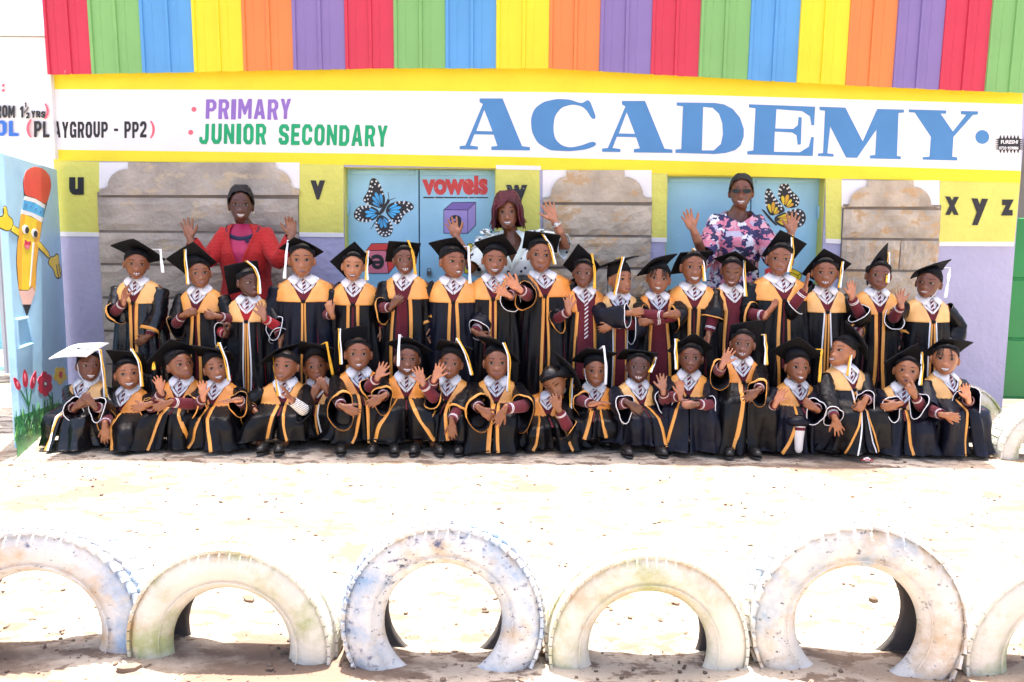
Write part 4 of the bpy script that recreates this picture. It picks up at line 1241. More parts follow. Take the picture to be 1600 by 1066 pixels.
class Surf:
    """a draped garment: cross-sections stacked by height, with folds"""
    def __init__(s, rows, seed, yaw=0.0, pivot=(0, 0)):
        r = np.array(sorted(rows, key=lambda q: q[0]), float)
        z = np.linspace(r[0, 0], r[-1, 0], 420)
        c = [np.interp(z, r[:, 0], r[:, i]) for i in range(1, 7)]
        k = 9
        pad = lambda a: np.concatenate([2 * a[0] - a[1:k + 1][::-1], a, 2 * a[-1] - a[-k - 1:-1][::-1]])
        ker = np.ones(k) / k
        s.z = z
        s.c = [np.convolve(pad(a), ker, 'same')[k:-k] for a in c]
        rs = np.random.RandomState(seed)
        s.ph = rs.rand(8) * 6.28
        s.k = [5 + rs.randint(3), 11 + rs.randint(4), 19 + rs.randint(6)]
        s.yaw, s.pv = yaw, pivot
        s.wild = 0.0
    def P(s, z, th, off=0.0):
        z, th = np.broadcast_arrays(np.asarray(z, float), np.asarray(th, float))
        cx, cy, rx, ry, fo, kn = [np.interp(z, s.z, a) for a in s.c]
        t = (th + np.pi) % (2 * np.pi) - np.pi
        e = fo * (.55 * np.sin(s.k[0] * th + s.ph[0] + 3 * z) + .42 * np.sin(s.k[1] * th + s.ph[1] - 5 * z) + .22 * np.sin(s.k[2] * th + s.ph[2] + 4 * z))
        e = e + fo * (.9 * np.sin(2 * th + s.ph[3]) + .8 * np.sin(3 * th + s.ph[4] + 2 * z)) * s.wild
        e = e + kn * (np.exp(-((t - .66) / .36) ** 2) + np.exp(-((t + .66) / .36) ** 2)) + off
        X = cx + (rx + e) * np.sin(th); Y = cy - (ry + e) * np.cos(th)
        if s.yaw:
            ca, sa = math.cos(s.yaw), math.sin(s.yaw)
            X, Y = s.pv[0] + (X - s.pv[0]) * ca - (Y - s.pv[1]) * sa, s.pv[1] + (X - s.pv[0]) * sa + (Y - s.pv[1]) * ca
        return np.stack([X, Y, z + 0 * X], -1)
    def sheet(s, zs_, th0, th1, N, off=0.0):
        """grid between two angle limits given per height"""
        zs_ = np.asarray(zs_, float); u = np.linspace(0, 1, N)
        T = np.asarray(th0)[:, None] * (1 - u) + np.asarray(th1)[:, None] * u
        return s.P(zs_[:, None], T, off).reshape(-1, 3), [f[::-1] for f in gridf(len(zs_), N, False)]
    def ribbon(s, zp, tp, w, off):
        zp, tp = np.asarray(zp, float), np.asarray(tp, float)
        c = s.P(zp, tp, off); o = s.P(zp, tp, off + .01)
        t = np.gradient(c, axis=0); nn = o - c
        sd = np.cross(t, nn); sd /= np.linalg.norm(sd, axis=1)[:, None] + 1e-9
        nn = nn / (np.linalg.norm(nn, axis=1)[:, None] + 1e-9)
        v = np.stack([c - sd * w / 2 - nn * .002, c - sd * w * .42, c + sd * w * .42, c + sd * w / 2 - nn * .002], 1).reshape(-1, 3)
        return v, gridf(len(zp), 4, False)

_bodies = []
def sleeve(root, S0, E, Wr, frac, r0, r1, m, seed, sag=.03, name='sleeve', ring_n=22, fold=.006):
    rs = np.random.RandomState(seed)
    S0, E, Wr = map(np.array, (S0, E, Wr))
    end = E + (Wr - E) * frac
    P = []
    for t in np.linspace(0, 1, 9): P.append(S0 + (E - S0) * t)
    for t in np.linspace(0, 1, 7)[1:]: P.append(E + (end - E) * t)
    P = np.array(P)
    for _ in range(3): P[1:-1] = (P[:-2] + 2 * P[1:-1] + P[2:]) / 4
    M = len(P)
    T, U, V = frames(P)
    a = np.linspace(0, 2 * np.pi, ring_n, endpoint=False)
    ph = rs.rand(4) * 6.28
    u = np.linspace(0, 1, M)
    rad = r0 + (r1 - r0) * u ** 1.2
    rr = rad[:, None] * (1 + 0 * a[None]) + fold * (.4 + u[:, None]) * (np.sin(3 * a[None] + ph[0] + 4 * u[:, None]) + .5 * (1 - .7 * u[:, None]) * np.sin(7 * a[None] + ph[1] - 6 * u[:, None])) + fold * .5 * np.sin(34 * u[:, None] + ph[2] + a[None])
    D = np.cos(a)[None, :, None] * U[:, None, :] + np.sin(a)[None, :, None] * V[:, None, :]
    v = P[:, None, :] + rr[..., None] * D
    down = np.clip(-D[..., 2], -.35, 1)
    v[..., 2] -= sag * (u[:, None] ** 1.6) * (down + .35)
    return v

def add_head(person, kw, C, R, s, look, mouth, eyeopen, origin):
    Mw = Matrix.Translation(Vector(C) - Vector(origin)) @ (Matrix([list(r) for r in R]).to_4x4()) @ Matrix.Diagonal((s * kw, s, s, 1))
    for sd_ in (-1, 1):
        link_mesh('eye', eye_me(sd_, look, eyeopen), person, Mw)
        link_mesh('eyebrow', brow_me(sd_, .001), person, Mw)
    link_mesh('mouth', mouth_me(mouth), person, Mw)
    return Mw

def headpt(phi, z, off):
    """point on the cranium at azimuth phi (0 = face) and height z"""
    r = math.sqrt(max(0, 1 - (z / .098) ** 2))
    return np.array([(.0645 * r + off) * math.sin(phi), -(.084 * r + off) * math.cos(phi), z])

def rot3(yaw, pitch, roll):
    return np.array(Matrix.Rotation(R_(roll), 3, 'Y') @ Matrix.Rotation(R_(yaw), 3, 'Z') @ Matrix.Rotation(-R_(pitch), 3, 'X'))

def make_cap(person, org, C, R, s, Yh, quad, under, tassel, glare_top=False, front=.056, seed=0, strap=False, kw=1.0):
    cap = empty('graduation_cap', (0, 0, 0), person)
    L, T, Rr, Bq = [np.array(q, float) for q in quad]
    k = Yh / F
    cpx = (L + T + Rr + Bq) / 4
    toV = lambda d: np.array([d[0] * k, 0, -d[1] * k])
    a, b = toV(T - L), toV(Bq - L)
    p, q, r = a @ a, b @ b, a @ b
    S = math.sqrt(((p + q) + math.sqrt((p - q) ** 2 + 4 * r * r)) / 2)
    S = min(max(S, .205), .265)
    ay = math.sqrt(max(S * S - p, 0)); by = math.sqrt(max(S * S - q, 0))
    if r > 0: by = -by
    best = None
    for sg in (1, -1):
        A = a + np.array([0, sg * ay, 0]); B = b + np.array([0, sg * by, 0])
        A = unit(A) * S; B = unit(B - unit(A) * np.dot(B, unit(A))) * S
        n = unit(np.cross(A, B))
        if n[2] < 0: n = -n
        sc_ = n[1] * (1 if under else -1)
        if best is None or sc_ > best[0]: best = (sc_, A, B, n)
    _, A, B, n = best
    Cn = np.array(C)
    # centre of the board: on its pixel ray, resting at the crown's distance from the head
    c0 = np.array(at(cpx[0], cpx[1], Cn[1]))
    d = c0 - Cn; d2 = d[0] ** 2 + d[2] ** 2
    rad = .112 * s
    dy = math.sqrt(max(rad * rad - d2, 0)) * (1 if under else -.35)
    c = np.array(at(cpx[0], cpx[1], Cn[1] + dy))
    # board: slightly bowed cloth-covered square
    N = 9
    u = np.linspace(-.5, .5, N)
    rs = np.random.RandomState(seed)
    w1, w2, w3 = rs.uniform(-.006, .006, 3)
    vt = []
    for sgn in (1, -1):
        for i in u:
            for j in u:
                bow = -.030 * ((i * i + j * j)) * rs.uniform(.9, 1.1) * .8 + w1 * i * 2 + w2 * j * 2 * i + w3 * (i * i - j * j) * 3
                vt.append(c + A * i + B * j + n * (bow + sgn * .0035))
    f1 = gridf(N, N, False)
    f2 = [tuple(x + N * N for x in f[::-1]) for f in f1]
    if np.dot(np.cross(A, B), n) < 0: f1 = [f[::-1] for f in f1]; f2 = [f[::-1] for f in f2]
    bd = list(range(N)) + [i * N + N - 1 for i in range(1, N)] + [(N - 1) * N + j for j in range(N - 2, -1, -1)] + [i * N for i in range(N - 2, 0, -1)]
    rim = [(bd[(i + 1) % len(bd)], bd[i], bd[i] + N * N, bd[(i + 1) % len(bd)] + N * N) for i in range(len(bd))]
    mb = MB(); mb.add(np.array(vt) - org, [f[::-1] for f in f1] + [f[::-1] for f in f2] + rim, ([1] * len(f1) if glare_top else [0] * len(f1)) + [0] * len(f2) + ([1] * len(rim) if glare_top else [0] * len(rim)))
    bo = mb.build('board', [m_cap, m_capglare], cap, smooth=False)
    # skullcap
    NP_ = 32
    rows = [[], [], [], [], []]
    for i in range(NP_):
        ph = 2 * np.pi * i / NP_
        zl = .018 + (front - .018) * math.cos(ph)
        e = .0045 + .001 * math.sin(9 * ph + seed) + .0012 * math.sin(5 * ph)
        sc3 = np.array([kw, 1, 1])
        p0 = Cn + R @ (headpt(ph, zl, e + .001) * s * sc3); p1 = Cn + R @ (headpt(ph, min(zl + .022, .086), e + .0045) * s * sc3)
        zm = zl + (.080 - zl) * .62
        p2 = Cn + R @ (headpt(ph, zm, e + .010) * s * sc3)
        dr = R @ np.array([math.sin(ph) * kw, -math.cos(ph), 0])
        dr = unit(dr - n * np.dot(dr, n))
        p4 = c - n * .006 + dr * .050 * s
        p3 = (p2 + p4) / 2 + (unit(p2 - Cn)) * .006
        for rr_, pp in zip(rows, (p0, p1, p2, p3, p4)): rr_.append(pp)
    v = np.array(rows).reshape(-1, 3) - org
    mb = MB(); mb.add(v, gridf(5, NP_, True) + [tuple(range(4 * NP_, 5 * NP_))])
    # inner hem so the rim has thickness
    mb.add(np.array([[Cn + (np.array(x) - Cn) * .965 for x in rows[0]], rows[0]]).reshape(-1, 3) - org, gridf(2, NP_, True))
    mb.build('skull_cap', m_cap, cap)
    mb = MB(); mb.add(*ellipsoid(c + n * .007 - org, (.010, .010, .006), None, 10, 5)); mb.build('button', m_cap, cap)
    # cords and tassel
    if tassel:
        kind, pts = tassel
        P0 = []
        d0 = None
        for i, (x, y) in enumerate(pts):
            rd = np.array(ray(x, y)); den = rd @ n
            t = ((c + n * .006 - np.array(CAM)) @ n) / den if abs(den) > 1e-4 else None
            if i == 0:
                Y0 = np.array(CAM)[1] + rd[1] * t if t else Cn[1] - .05
                Y0 = min(max(Y0, Cn[1] - .20), Cn[1] + .16)
                yy = Y0
            else:
                yy = min(Y0, Cn[1] - .105) if len(pts) > 1 else Y0
                yy = Y0 + (yy - Y0) * min(1, i / max(1, len(pts) - 1) + .15)
            P0.append(np.array(at(x, y, yy)))
        P0 = np.array(P0)
        # resample
        L_ = np.concatenate([[0], np.cumsum(np.linalg.norm(np.diff(P0, axis=0), axis=1))])
        tt = np.linspace(0, L_[-1], 14)
        Pr = np.stack([np.interp(tt, L_, P0[:, i]) for i in range(3)], -1)
        Pr[1:-1] = (Pr[:-2] + 2 * Pr[1:-1] + Pr[2:]) / 4
        start = np.linspace(c + n * .010, P0[0], 6)[:-1]
        strands = [('g', -.0052), ('w', .0052)] if kind == 'gw' else ([('w', -.0052), ('g', .0052)] if kind == 'wg' else ([('g', -.003), ('g', .004)] if kind == 'g' else [('w', -.003), ('w', .004)]))
        for si, (cc, ox) in enumerate(strands):
            wob = np.stack([np.sin(tt * 40 + si * 2) * .0014, np.zeros(14), np.zeros(14)], -1)
            PP = np.vstack([start + [ox * .5, 0, 0], Pr + [ox, 0, 0] + wob])
            rad_ = np.concatenate([np.full(5, .0032), np.full(9, .0040), np.linspace(.0046, .0070, 5)])
            mb = MB(); mb.add(*tube(PP - org, rad_, 7)); mb.build('tassel', m_cordg if cc == 'g' else m_cordw, cap)
    if strap:
        mb = MB()
        pts = [Cn + R @ (np.array([-.067, -.01, .01]) * s), Cn + R @ (np.array([-.060, -.035, -.06]) * s), Cn + R @ (np.array([-.02, -.075, -.108]) * s), Cn + R @ (np.array([.03, -.07, -.106]) * s), Cn + R @ (np.array([.060, -.035, -.06]) * s), Cn + R @ (np.array([.067, -.01, .01]) * s)]
        pts = np.array(pts); tt = np.linspace(0, 5, 24); PP = np.stack([np.interp(tt, range(6), pts[:, i]) for i in range(3)], -1)
        for _ in range(3): PP[1:-1] = (PP[:-2] + 2 * PP[1:-1] + PP[2:]) / 4
        mb.add(*tube(PP - org, .0022, 6)); mb.build('chin_strap', m_cordw, cap)
    return cap

NORM = {'p': (0, -1, 0), 'b': (0, 1, 0), 'l': (-1, -.15, 0), 'r': (1, -.15, 0), 'd': (0, -.25, -1), 'u': (0, -.4, 1), 'pl': (-.6, -1, 0), 'pr': (.6, -1, 0)}

def finish_bodies():
    """fuse every body's pieces into one continuous skin, then colour it"""
    dg = bpy.context.evaluated_depsgraph_get()
    for o, info in _bodies:
        me = bpy.data.meshes.new_from_object(o.evaluated_get(dg))
        o.modifiers.clear()
        old = o.data
        o.data = me
        bpy.data.meshes.remove(old)
        me.name = 'body'
        n = len(me.vertices)
        co = np.empty(n * 3); me.vertices.foreach_get('co', co); co = co.reshape(-1, 3)
        no = np.empty(n * 3); me.vertices.foreach_get('normal', no); no = no.reshape(-1, 3)
        base = np.array(info['skin'])
        colr = np.tile(base, (n, 1))
        palm = np.clip(base * 1.25 + np.array([.20, .10, .07]), 0, .66)
        for (pc, pn, s) in info['palms']:
            d = np.linalg.norm(co - pc, axis=1)
            w = np.clip((no @ pn - .05) / .5, 0, 1) * np.clip((.115 * s - d) / (.02), 0, 1)
            colr = colr * (1 - w[:, None]) + palm * w[:, None]
        C, R, s, kw = info['head']
        loc_ = ((co - C) @ R) / s
        x, y, z = loc_[:, 0] / kw, loc_[:, 1], loc_[:, 2]
        inside = (np.abs(x) < .085) & (np.abs(y) < .12) & (z > -.1) & (z < .115)
        hl = np.where(y < -.02, .058 + .012 * np.cos(x * 60), np.where(y < .03, .058 - (y + .02) * 1.9, -.05))
        hw = np.clip((z - hl) / .010, 0, 1) * inside * info['hair']
        ear = (np.abs(x) > .066) & (z < .03)
        hw = np.where(ear, 0, hw)
        hc = np.array([.016, .012, .010])
        colr = colr * (1 - hw[:, None]) + hc * hw[:, None]
        # ears a little redder
        at_ = me.color_attributes.new('tone', 'FLOAT_COLOR', 'POINT')
        at_.data.foreach_set('color', np.hstack([colr, np.ones((n, 1))]).ravel())
        me.polygons.foreach_set('use_smooth', [True] * len(me.polygons))
        me.materials.clear(); me.materials.append(m_skin)

def body_object(person, parts, org, info, voxel=.0041, ratio=.24):
    mb = MB()
    for v, f in parts: mb.add(np.asarray(v) - org, f)
    o = mb.build('body', m_skin, person)
    r = o.modifiers.new('fuse', 'REMESH'); r.mode = 'VOXEL'; r.voxel_size = voxel; r.use_smooth_shade = True
    d = o.modifiers.new('thin', 'DECIMATE'); d.ratio = ratio
    C, R, s, kw = info['head']
    info['head'] = (np.array(C) - org, R, s, kw)
    info['palms'] = [(p - org, n, q) for p, n, q in info['palms']]
    _bodies.append((o, info))
    return o

def arm_set(person, org, side, S0, hand, s, K, Yh, gown_m, trim, knit, zs, squat, seed, parts, info, adult=False):
    """one arm with its hand, gown sleeve, sweater sleeve and trim"""
    kk = 1.0 if not adult else 1.38
    lu, lf = .175 * s * kk, .155 * s * kk
    if hand is None:
        if squat:
            Wp = np.array([S0[0] + side * .02, S0[1] - .16, zs - .15]); h = np.array([-side * .5, -.5, -.5]); n = np.array([0, .3, -1.0]); th, curl, spread = -side, .5, .1
        else:
            Wp = np.array([S0[0] + side * .045, S0[1] - .03, zs - .31 * s * kk]); h = np.array([0, -.12, -1]); n = np.array([-side, 0, 0.]); th, curl, spread = side, .5, .06
            th = 1 if np.dot(np.cross(unit(h), n), (0, -1, 0)) > 0 else -1
        pole = np.array([side * .8, .3, -.3]); opt = {}
    else:
        wx, wy, ang, nk, th, curl, spread, dy = hand[:8]
        opt = hand[8] if len(hand) > 8 else {}
        Wp = np.array(at(wx, wy, Yh + dy))
        a = R_(ang)
        h = np.array([math.cos(a), opt.get('hy', -.12), math.sin(a)])
        n = np.array(NORM[nk], float)
        th = th if 'raw' in opt else th * (1 if np.dot(np.cross(unit(h), n), np.cross(unit(h), (0, -1, 0))) >= 0 else -1)
        pole = np.array(opt.get('pole', (side * .7, .25, -1.0)), float)
    point = opt.get('point', False)
    hp, pc, pn = hand_parts(Wp, h, n, th, curl, .85 * (R_(spread) if spread > 1 else spread), (.85 if not adult else 1.16) * s, point)
    parts += hp
    info['palms'].append((pc, pn, s * (1 if not adult else 1.28)))
    if 'elbow' in opt:
        ex, ey, edy = opt['elbow']; E = np.array(at(ex, ey, Yh + edy))
    else:
        E = ik(S0, Wp - unit(h) * .01, lu, lf, pole)
    ra = .024 * s * (1 if not adult else 1.5)
    parts.append(tube([S0, (S0 + E) / 2, E, (E * .4 + Wp * .6), Wp], [ra * 1.15, ra * 1.05, ra * .95, ra * .88, .0195 * s * (1 if not adult else 1.25)], 12))
    return E, Wp, h, opt

def child(eye, chin, quad, under, tassel, hl, hr, label, row, yaw=0, pitch=0, roll=0, trim='g', skin=1, mouth='smile', look=(0, 0), eyeopen=1.0, gown=0, gold=0,
          red=False, Y=None, bx=None, kx=None, open_=.05, hem=None, shoes=None, byaw=0.0, width=1.0, seed=None, kw=1.05, extra=None, cap_front=.068, glare_top=False, strap=False, hair=1.0, striped=None,
          legcol=None, stripes=None, zdrop=0.0, wscale=1.0, long_tie=False, braids=False, lapz=None, sleeve_frac=(None, None), bow=True):
    squat = row == 'F'
    Yf = Y if Y else (5.42 if row == 'B' else 5.08)
    seed = seed if seed is not None else int(eye[0] * 7 + eye[1])
    rs = np.random.RandomState(seed)
    gz_ = at(eye[0], eye[1], Yf)                      # faces are turned towards the photographer first
    yaw += .92 * math.degrees(math.atan2(-gz_.x, gz_.y)); pitch += .8 * math.degrees(math.atan2(CAMH - gz_.z, gz_.y))
    R = rot3(yaw, pitch, roll)
    dpx = math.hypot(chin[0] - eye[0], chin[1] - eye[1])
    kw = kw * rs.uniform(.96, 1.07)
    s = float(np.clip(dpx * Yf / F / .098 / max(.8, math.cos(R_(pitch))), .97, 1.12))
    Ew = np.array(at(eye[0], eye[1], Yf))
    C = Ew - R @ (np.array([0, -.079, .0]) * s)
    chz = (C + R @ (np.array([0, -.05, -.098]) * s))[2]
    nb = C + R @ (np.array([0, .02, -.075]) * s)
    zs = chz - .016 - zdrop
    bxw = at(bx if bx else chin[0], chin[1] + 25, Yf + .05)[0]
    Yb = nb[1] + .012
    kxw = at(kx, 690, Yf)[0] if kx else bxw
    person = empty('person', (bxw, Yb, 0.0))
    org = np.array([bxw, Yb, 0.0])
    grp = 'graduating children standing in the back row' if row == 'B' else 'graduating children crouching in the front row'
    tag(person, label, 'child', grp)
    w = width * s * (1.10 if not squat else 1.0)
    gm, gd_ = m_gown[gown], m_gold[gold]
    knit = m_redknit if red else m_maroon
    ox, oy = 0.0, 0.0
    dkx = kxw - bxw
    info = dict(palms=[], head=(C, R, s, kw), skin=np.array(SKIN[skin]) * rs.uniform(.92, 1.08), hair=hair)
    parts = [((HV * np.array([kw, 1, 1]) * s) @ R.T + C, HF)]
    for sd_ in (-1, 1):
        e3m = R @ np.array(Matrix.Rotation(sd_ * .35, 3, 'Z'))
        parts.append(ellipsoid(C + R @ (np.array([sd_ * .0675 * kw, .010, -.008]) * s), np.array([.0085, .017, .027]) * s, e3m, 12, 8))
    nx_ = nb[0]
    parts.append(tube([C + R @ (np.array([0, .010, -.055]) * s), nb, np.array([bxw * .6 + nx_ * .4, Yb + .005, zs + .01]), np.array([bxw, Yb + .01, zs - .06])], [.040 * s, .036 * s, .040 * s, .06 * s], 16))
    parts.append(ellipsoid((bxw, Yb + .012, zs - .12), (.098 * w, .060 * w, .13), None, 16, 10))
    nl = nx_ - bxw
    if not squat:
        hz = .16 if hem is None else hem
        rows = [(zs + .030, nl * .9, 0, .044 * s, .046 * s, 0, 0), (zs + .008, nl * .5, 0, .066 * w, .058 * w, .0, 0), (zs - .012, nl * .2, 0, .098 * w, .070 * w, .0, 0), (zs - .035, 0, 0, .122 * w, .080 * w, .001, 0),
                (zs - .07, 0, 0, .136 * w, .090 * w, .002, 0), (zs - .14, 0, -.002, .140 * w, .098 * w, .003, 0), (zs - .18, 0, -.002, .145 * w, .102 * w, .006, 0), (zs - .30, 0, 0, .155 * w, .112 * w, .016, 0), (zs - .5, 0, 0, .172 * w, .125 * w, .025, 0), (hz - .02, 0, 0, .195 * w, .145 * w, .034, 0)]
    else:
        hz = .012 if hem is None else hem
        lz = lapz if lapz else min(zs - .165, .275)
        rows = [(zs + .030, nl * .9, 0, .044 * s, .046 * s, 0, 0), (zs + .008, nl * .5, 0, .066 * w, .058 * w, .0, 0), (zs - .012, nl * .2, 0, .098 * w, .070 * w, .0, 0), (zs - .035, 0, 0, .122 * w, .080 * w, .001, 0),
                (zs - .07, 0, -.004, .136 * w, .090 * w, .002, 0), (zs - .115, 0, -.008, .140 * w, .098 * w, .003, 0), (min(zs - .13, lz + .035), dkx * .2, -.030, .148 * w, .118 * w, .008, .012), (lz, dkx * .45, -.075, .158 * w, .136 * w, .012, .066),
                (lz * .72, dkx * .7, -.085, .172 * w, .140 * w, .020, .070), (lz * .35, dkx * .9, -.085, .200 * w, .155 * w, .030, .044), (hz - .02, dkx, -.080, .262 * w, .195 * w, .042, .016)]
    if open_ < .2: open_ = open_ * .4
    dkx = dkx + (rs.uniform(-.03, .03) if squat else 0)
    byaw = byaw + (rs.uniform(-16, 16) if squat else rs.uniform(-7, 7))
    sf = Surf([(r[0], r[1] + bxw, r[2] + Yb, r[3], r[4], r[5], r[6]) for r in rows], seed, R_(byaw), (bxw, Yb))
    zy = zs - (.135 if not squat else .118)                       # yoke's lower edge
    zv = zy + .012 if open_ < .2 else zy - .05
    # yoke
    if squat: sf.wild = .8
    zz = np.linspace(zs + .014, zy, 16)
    def op(z):                            # half-angle of the gown's front opening
        a = np.interp(z, [zy - .02, zy, zs - .05, zs + .014], [open_, max(open_, .05), .31 + open_ * .4, .85])
        return a
    v, f = sf.sheet(zz, op(zz), 2 * np.pi - op(zz), 56, .004)
    mb = MB(); mb.add(v - org, f)
    yo = mb.build('yoke', gd_, person)
    so = yo.modifiers.new('thick', 'SOLIDIFY'); so.thickness = .004; so.offset = -1
    # gown body, gathered under the yoke
    zz = np.concatenate([np.linspace(zy + .008, zy - .06, 6), np.linspace(zy - .09, hz, 22)])
    opz = np.interp(zz, [hz, zy - .1, zy], [open_ * (1.0 if not squat else 1.1), open_, max(open_ * .9, .03)])
    v, f = sf.sheet(zz, opz, 2 * np.pi - opz, 92, 0.0)
    gat = .0035 * np.sin(np.linspace(0, 2 * np.pi, 92) * 31 + seed)[None, :, None] * np.interp(zz, [zy - .20, zy - .02, zy], [0.2, 1, .7])[:, None, None]
    vv = v.reshape(len(zz), 92, 3); cdir = vv - np.array([bxw, Yb, 0]); cdir[..., 2] = 0; cdir /= np.linalg.norm(cdir, axis=2)[..., None] + 1e-9
    vv += cdir * gat
    vv[-1, :, 2] += .010 * np.sin(np.linspace(0, 2 * np.pi, 92) * 5 + seed) if not squat else .014 * np.abs(np.sin(np.linspace(0, 2 * np.pi, 92) * 3.5 + seed)) + .006 * np.sin(np.linspace(0, 2 * np.pi, 92) * 9 + seed)
    mb = MB(); mb.add(vv.reshape(-1, 3) - org, f)
    go = mb.build('gown', gm, person)
    so = go.modifiers.new('thick', 'SOLIDIFY'); so.thickness = .003; so.offset = -1
    # sweater with V neck, shirt front, collar, tie
    zz = np.linspace(zs + .012, zy - (.42 if not squat else .05), 22)
    zt = zs - .066
    o2 = lambda z: np.interp(z, [zt, zs + .012], [0.0, .62])
    v, f = sf.sheet(zz, -1.7 + 0 * zz, -o2(zz), 14, -.004); v2, f2 = sf.sheet(zz, o2(zz), 1.7 + 0 * zz, 14, -.004)
    mb = MB(); mb.add(v - org, f); mb.add(v2 - org, f2); mb.build('sweater', knit, person)
    mb = MB()
    zr = np.linspace(zs + .004, zt, 14)
    for sg in (-1, 1):
        for e in (.010, .020):
            v, f = sf.ribbon(zr - e * .75, sg * (o2(zr) + e * .9), .0062, .0015); mb.add(v - org, f if sg > 0 else f)
    mb.build('neck_stripe', m_trimw, person)
    zz = np.linspace(zs + .030, zt - .01, 10)
    v, f = sf.sheet(zz, -1.3 + 0 * zz, 1.3 + 0 * zz, 18, -.0085)
    mb = MB(); mb.add(v - org, f); mb.build('shirt', m_shirt, person)
    mb = MB()
    for sg in (-1, 1):
        U = np.linspace(0, 1, 7); V = np.linspace(0, 1, 6)
        th_top = sg * (.08 + 1.9 * U); z_top = zs + .024 + .014 * U
        th_bot = sg * (.34 + 1.35 * U); z_bot = np.interp(U, [0, .35, 1], [zs - .028, zs - .003, zs + .014])
        Z = z_top[None] * (1 - V[:, None]) + z_bot[None] * V[:, None]; Tt = th_top[None] * (1 - V[:, None]) + th_bot[None] * V[:, None]
        v = sf.P(Z, Tt, .005 + .008 * np.sin(V * np.pi * .8)[:, None]).reshape(-1, 3)
        mb.add(v - org, [q[::sg] for q in gridf(6, 7, False)])
    co_ = mb.build('collar', m_shirt, person)
    so = co_.modifiers.new('thick', 'SOLIDIFY'); so.thickness = .003; so.offset = 1
    ztie = zt + .002 if not long_tie else zs - .30
    zr = np.linspace(zs - .004, ztie, 10)
    mb = MB(); v, f = sf.ribbon(zr, 0 * zr + .02, .019 if not long_tie else .024, -.002 if not long_tie else .004); mb.add(v - org, f)
    mb.add(*ellipsoid(sf.P(zs - .004, .02, .0)[()] - org, (.011, .008, .011), None, 10, 6))
    mb.build('tie', m_tie, person)
    # clasp / ribbon bow at the yoke's edge
    if bow:
        q = sf.P(zy + .004, 0.0, .010) - org
        mb = MB(); mb.add(*bevel_box(q, (.024, .010, .020), .003)); mb.build('clasp', m_cap, person, smooth=False)
    # front trims
    zr = np.linspace(zy + .004, hz + .006, 30)
    st = stripes if stripes else ([(-.115, .021, 'g'), (.115, .021, 'g')] if trim == 'g' else [(-.12, .009, 'w'), (-.045, .012, 'g'), (.045, .012, 'g'), (.12, .009, 'w')])
    for t0, wd, cc in st:
        tt = t0 * (1 + .25 * np.sin(zr * 9 + seed)) + (open_ if t0 > 0 else -open_) * .8
        if squat: tt = tt + (zy - zr) * (np.sign(t0) * rs.uniform(-.3, 1.6) + rs.uniform(-.5, .5))
        v, f = sf.ribbon(zr, tt, wd, .0055)
        mb = MB(); mb.add(v - org, f); mb.build('front_trim', m_trimg if cc == 'g' else m_trimw, person)
    # arms
    shy = Yb
    for side, hand in ((-1, hl), (1, hr)):
        S0 = np.array([bxw + side * .112 * w, Yb + .004, zs - .048])
        if byaw:
            ca, sa = math.cos(R_(byaw)), math.sin(R_(byaw)); dx_ = side * .112 * w
            S0 = np.array([bxw + dx_ * ca, Yb + dx_ * sa, zs - .048])
        E, Wp, h, opt = arm_set(person, org, side, S0, hand, s, 0, Yf, gm, trim, knit, zs, squat, seed, parts, info)
        fd = unit(Wp - E)
        frac = opt.get('frac', float(np.interp(fd[2], [-.6, .0, .7], [.80, .45, .22])))
        sag = .7 * opt.get('sag', float(np.interp(fd[2], [-.8, -.2, .6], [.01, .055, .045])))
        r1 = min(opt.get('cuff', (.054 if squat else .060) * s), .074)
        v = sleeve(person, S0 + np.array([side * .012, .004, -.006]), E, Wp, frac, .046 * w, r1, gm, seed + side, sag)
        M, n_ = v.shape[0], v.shape[1]
        mb = MB(); mb.add(v.reshape(-1, 3) - org, gridf(M, n_, True))
        slm = {'striped': m_stripesl}.get(opt.get('mat'), gm)
        sl = mb.build('gown_sleeve', slm, person)
        so = sl.modifiers.new('thick', 'SOLIDIFY'); so.thickness = .003; so.offset = -1
        tr = opt.get('trim', trim)
        cen = v[-1].mean(0)
        if tr == 'g':
            a_, b_ = v[-1], v[-1] + (v[-2] - v[-1]) * min(1, .019 / max(1e-3, np.linalg.norm((v[-2] - v[-1]).mean(0))))
            out = lambda q: q + unit(q - cen) * .0022
            ring = np.array([[out(q) for q in b_], [out(q) for q in a_], [q + (cen - q) * .04 for q in a_]])
            mb = MB(); mb.add(ring.reshape(-1, 3) - org, gridf(3, n_, True)); mb.build('cuff_trim', m_trimg, person)
        elif tr == 'w':
            P = np.vstack([v[-1], v[-1][:2]])
            mb = MB(); mb.add(*tube(P - org, .0027, 6)); mb.build('cuff_piping', m_trimw, person)
        if opt.get('knit', True):
            A_ = S0 + (E - S0) * .55
            wend = Wp - unit(h) * .012 * s
            Pk = np.array([A_, E + (A_ - E) * .25, E + (wend - E) * .12] + [E + (wend - E) * t for t in (.3, .5, .68, .74, .77, .80, .83, .86, .89, .95, 1.0)])
            rk = np.array([.036, .036, .036, .035, .033, .031, .0305, .0305, .030, .030, .030, .030, .0295, .027]) * s
            v, f = tube(Pk, rk, 14, caps=False)
            ms = []
            for i in range(len(Pk) - 1): ms += [1 if i in (7, 9) else 0] * 14
            mb = MB(); mb.add(v - org, f, ms); mb.build('sweater_sleeve', [m_stripesl if opt.get('mat2') else knit, m_trimw], person)
